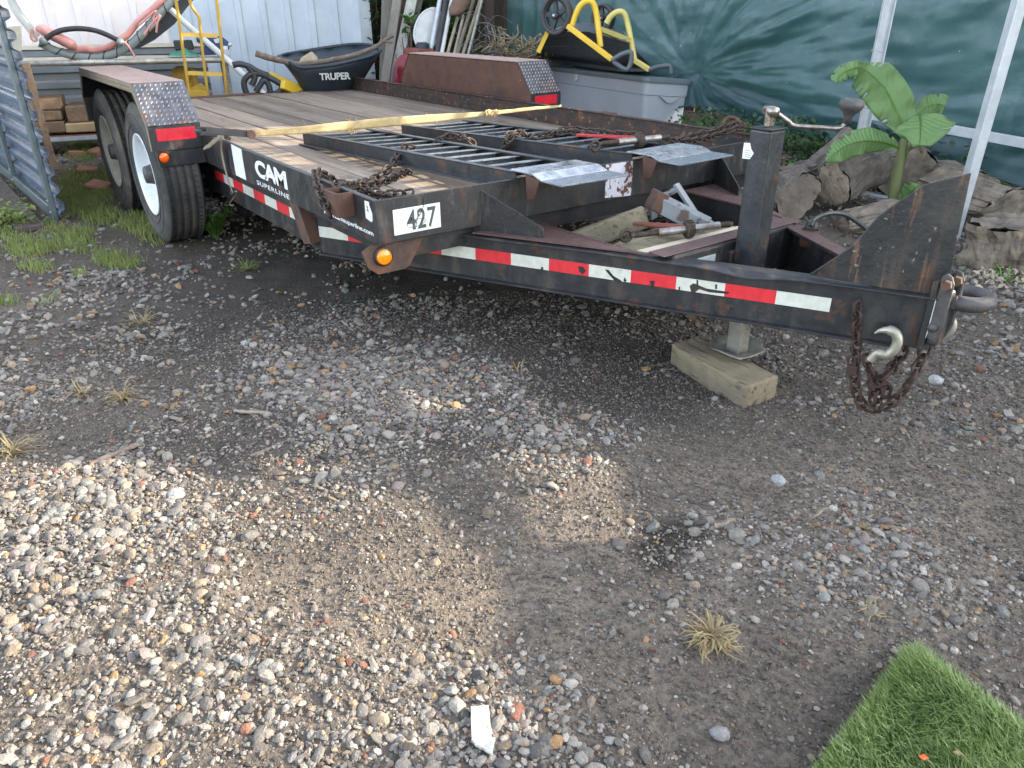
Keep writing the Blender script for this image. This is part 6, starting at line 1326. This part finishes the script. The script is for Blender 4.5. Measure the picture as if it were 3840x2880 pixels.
# ------------------------------------------------------------------ grass cover on the left
def blades(n, fn, x0, x1, y0, y1, h0, h1, mat, nm, seed, w=.0022):
    g = np.random.default_rng(seed); x = g.uniform(x0, x1, n*8); y = g.uniform(y0, y1, n*8); k = g.random(n*8) < fn(x, y); x, y = x[k][:n], y[k][:n]; m = len(x)
    z = ground_z(x, y); h = g.uniform(h0, h1, m); a = g.uniform(0, 6.283, m); l = h*g.uniform(.1, .7, m); sx, sy = -np.sin(a)*w, np.cos(a)*w; b = g.uniform(0, 6.283, m)
    P = np.stack([np.stack([x-sx, y-sy, z-.002], 1), np.stack([x+sx, y+sy, z-.002], 1), np.stack([x+sx*.7+np.cos(b)*l*.4, y+sy*.7+np.sin(b)*l*.4, z+h*.6], 1), np.stack([x-sx*.7+np.cos(b)*l*.4, y-sy*.7+np.sin(b)*l*.4, z+h*.6], 1), np.stack([x+np.cos(b)*l, y+np.sin(b)*l, z+h], 1)], 1).reshape(-1, 3)
    o = np.arange(m)[:, None]*5; F3 = np.concatenate([o+np.array([[0, 1, 2]]), o+np.array([[0, 2, 3]]), o+np.array([[3, 2, 4]])])
    return P, F3
GSP = [(100, 930, 190, 60), (270, 900, 140, 60), (430, 985, 100, 42), (150, 1010, 85, 32), (300, 1045, 50, 22), (560, 850, 150, 70), (330, 700, 140, 110), (350, 800, 130, 60), (20, 760, 60, 70), (40, 840, 90, 60), (220, 870, 110, 45), (300, 570, 90, 50), (30, 1150, 80, 22), (640, 880, 60, 30), (1190, 1010, 0, 0)]
def gmask(x, y):
    u, v = project(x, y, 0*x); m = 0*u
    for a, b, c, d in GSP:
        if c: m = np.maximum(m, np.exp(-(((u-a)/c)**2+((v-b)/d)**2)*1.4))
    return np.clip((m+(fbm(x, y, 6, 3, 70)-.5)*.9-.38)*2.6, 0, 1)
P, F3 = blades(34000, gmask, -8, -.8, -2.6, 2.2, .018, .06, 'grass', 'grass', 5, .0024)
numpy_mesh('grass', P, F3, 'grass', kind='stuff')
# ------------------------------------------------------------------ turf mat in the corner
tc_ = at(3415, 2440, z=.01); e1_ = (at(3090, 2850, z=.01)-tc_).normalized(); e2_ = (at(3840, 2740, z=.01)-tc_).normalized()
TM = thing('turf_mat', 'corner of a thick green artificial turf mat lying on the gravel', 'turf mat', tc_)
MB().prism([tc_, tc_+e1_*1.1, tc_+e1_*1.1+e2_*1.1, tc_+e2_*1.1], Z3*-.008).build('mat_backing', 'turf_back', TM)
g = np.random.default_rng(3); n = 70000; s, t = g.random(n)**1.3*.75, g.random(n)**1.3*.75
rk = (s+t > .035+.012*g.standard_normal(n)) & (s > .006*g.standard_normal(n)) & (t > .006*g.standard_normal(n)); s, t = s[rk], t[rk]; n = len(s)
X = tc_.x+e1_.x*s+e2_.x*t; Y = tc_.y+e1_.y*s+e2_.y*t; h = g.uniform(.016, .032, n)*(.7+.6*np.clip(np.minimum(s, t)/.03, 0, 1))+.014*np.exp(-(s+t)/.12); b = g.normal(2.6, 1.1, n)+fbm(X, Y, 8, 2, 77)*3; l = h*g.uniform(.3, .9, n); a = g.uniform(0, 6.283, n); w = .00075
sx, sy = -np.sin(a)*w, np.cos(a)*w; z0 = .012
P = np.stack([np.stack([X-sx, Y-sy, 0*X+z0], 1), np.stack([X+sx, Y+sy, 0*X+z0], 1), np.stack([X+sx+np.cos(b)*l*.35, Y+sy+np.sin(b)*l*.35, z0+h*.65], 1), np.stack([X-sx+np.cos(b)*l*.35, Y-sy+np.sin(b)*l*.35, z0+h*.65], 1), np.stack([X+np.cos(b)*l, Y+np.sin(b)*l, z0+h], 1)], 1).reshape(-1, 3)-np.array(tc_[:])
o = np.arange(n)[:, None]*5; numpy_mesh('turf_blades', P, np.concatenate([o+np.array([[0, 1, 2]]), o+np.array([[0, 2, 3]]), o+np.array([[3, 2, 4]])]), 'turf', TM, kind='stuff')

for (u, v, m_, lb) in ((3462, 2842, 'orange_lens', 'small orange petal scrap lying on the turf mat'), (3590, 2825, 'straw', 'dry leaf scrap lying on the turf mat right of the orange one')):
    p = at(u, v, z=.045); tag(MB().prism([p+Vector((-.006, -.004, 0)), p+Vector((.004, -.006, .002)), p+Vector((.007, .003, .004)), p+Vector((-.003, .006, .001))], (0, 0, .0012)).build('leaf_scrap', m_), lb, 'leaf')
# ------------------------------------------------------------------ litter on the gravel
def stick(label, a, b, r, mat='branch_bark', flat=.6, nm='wood_stick'):
    a = at(*a, z=.02); b = at(*b, z=.022); P = smooth_path([a, a.lerp(b, .35)+Vector((.004, -.003, .002)), a.lerp(b, .7)+Vector((-.003, .004, .0)), b], 4)
    tag(MB().tube(P, [r*(.75+.4*random.random()) for _ in P], 7, flat=flat).build(nm, mat), label, 'stick')
stick('brown bark stick lying on the stones in the middle of the yard', (1740, 1612), (1950, 1640), .008)
stick('short tan splinter on the gravel left of the middle', (880, 1540), (1010, 1552), .008, 'tool_wood')
stick('pale stick piece on the soil right of the dark patch', (2680, 1972), (2756, 1950), .007, 'driftwood', .8)
stick('small twig with a pale end among pebbles on the right', (3030, 1945), (3105, 1905), .005, 'driftwood')
stick('grey stick lying on the sunlit stones at the left', (660, 2045), (745, 2062), .006)
stick('brown stick lying on the sunlit stones below the grey one', (620, 2265), (722, 2260), .007)
stick('dark slab of bark lying on the left gravel', (340, 1740), (520, 1665), .012)
stick('flat bark strip right of the dark bark slab', (940, 1710), (1060, 1665), .008)
stick('thin splinter lying right beside the wood scrap', (2010, 1700), (1930, 1690), .004, 'straw')
sc_ = [at(*p, z=.036) for p in ((1765, 2648), (1832, 2642), (1843, 2762), (1858, 2764), (1845, 2826), (1782, 2792), (1768, 2775))]
tag(MB().prism(sc_, Z3*-.006).build('wood_scrap', 'board_white', bev=.001), 'pale grey broken wood scrap at the bottom edge of the picture', 'wood scrap')
def rock(label, u, v, r, col, sc=(1, .85, .6)):
    bv, bf = ico(2); g = np.random.default_rng(int(u*7+v)); m_ = 'rock_%d' % int(u)
    c = at(u, v, z=r*sc[2]*.5); q = bv*(1+g.uniform(-.13, .13, (len(bv), 1)))*np.array(sc)*r; a = g.uniform(0, 6); ca, sa = math.cos(a), math.sin(a)
    q = np.stack([q[:, 0]*ca-q[:, 1]*sa, q[:, 0]*sa+q[:, 1]*ca, q[:, 2]], 1)
    o = numpy_mesh('loose_stone', q, bf, 'stone', cols=np.tile(np.array(col)*.68, (len(bv), 1))); o.location = c; tag(o, label, 'stone')
rock('large pale stone lying left of the wood scrap in the sun', 1040, 2690, .028, (.55, .54, .5)); rock('reddish brown stone near the bottom left corner', 330, 2768, .028, (.30, .17, .12)); rock('orange tan stone in the lower left gravel', 430, 2612, .030, (.50, .36, .2))
rock('brick red stone left of the orange tan one', 405, 2530, .02, (.42, .13, .07)); rock('yellowish rounded stone upper left of the brick red one', 355, 2455, .034, (.42, .38, .28)); rock('lone white stone on the soil between trailer and middle gravel', 1575, 1370, .028, (.6, .61, .6))
rock('biggest grey stone in the shaded gravel left of the middle', 665, 1862, .035, (.42, .42, .41)); rock('pale stone beside the hitch chains on the right', 3510, 1425, .026, (.55, .56, .57)); rock('pale pointed stone below the straw tuft at the bottom', 2700, 2750, .018, (.30, .30, .29)); rock('grey round stone at the lower end of the timber block', 2920, 1800, .022, (.4, .41, .42))
for u, v, lb in ((290, 578, 'orange brick fragment lying behind the rear tyre'), (362, 572, 'flat brick fragment at the foot of the shelf'), (330, 640, 'small brick fragment in the grass behind the rear tyre'), (370, 700, 'brick fragment lying beside the rear tyre')):
    p = at(u, v, z=.02); tag(MB().box(p, (.16, .12, .05), (.1, .1, random.uniform(0, 3))).build('brick_fragment', 'brick_red', bev=.01, jit=.01), lb, 'brick')
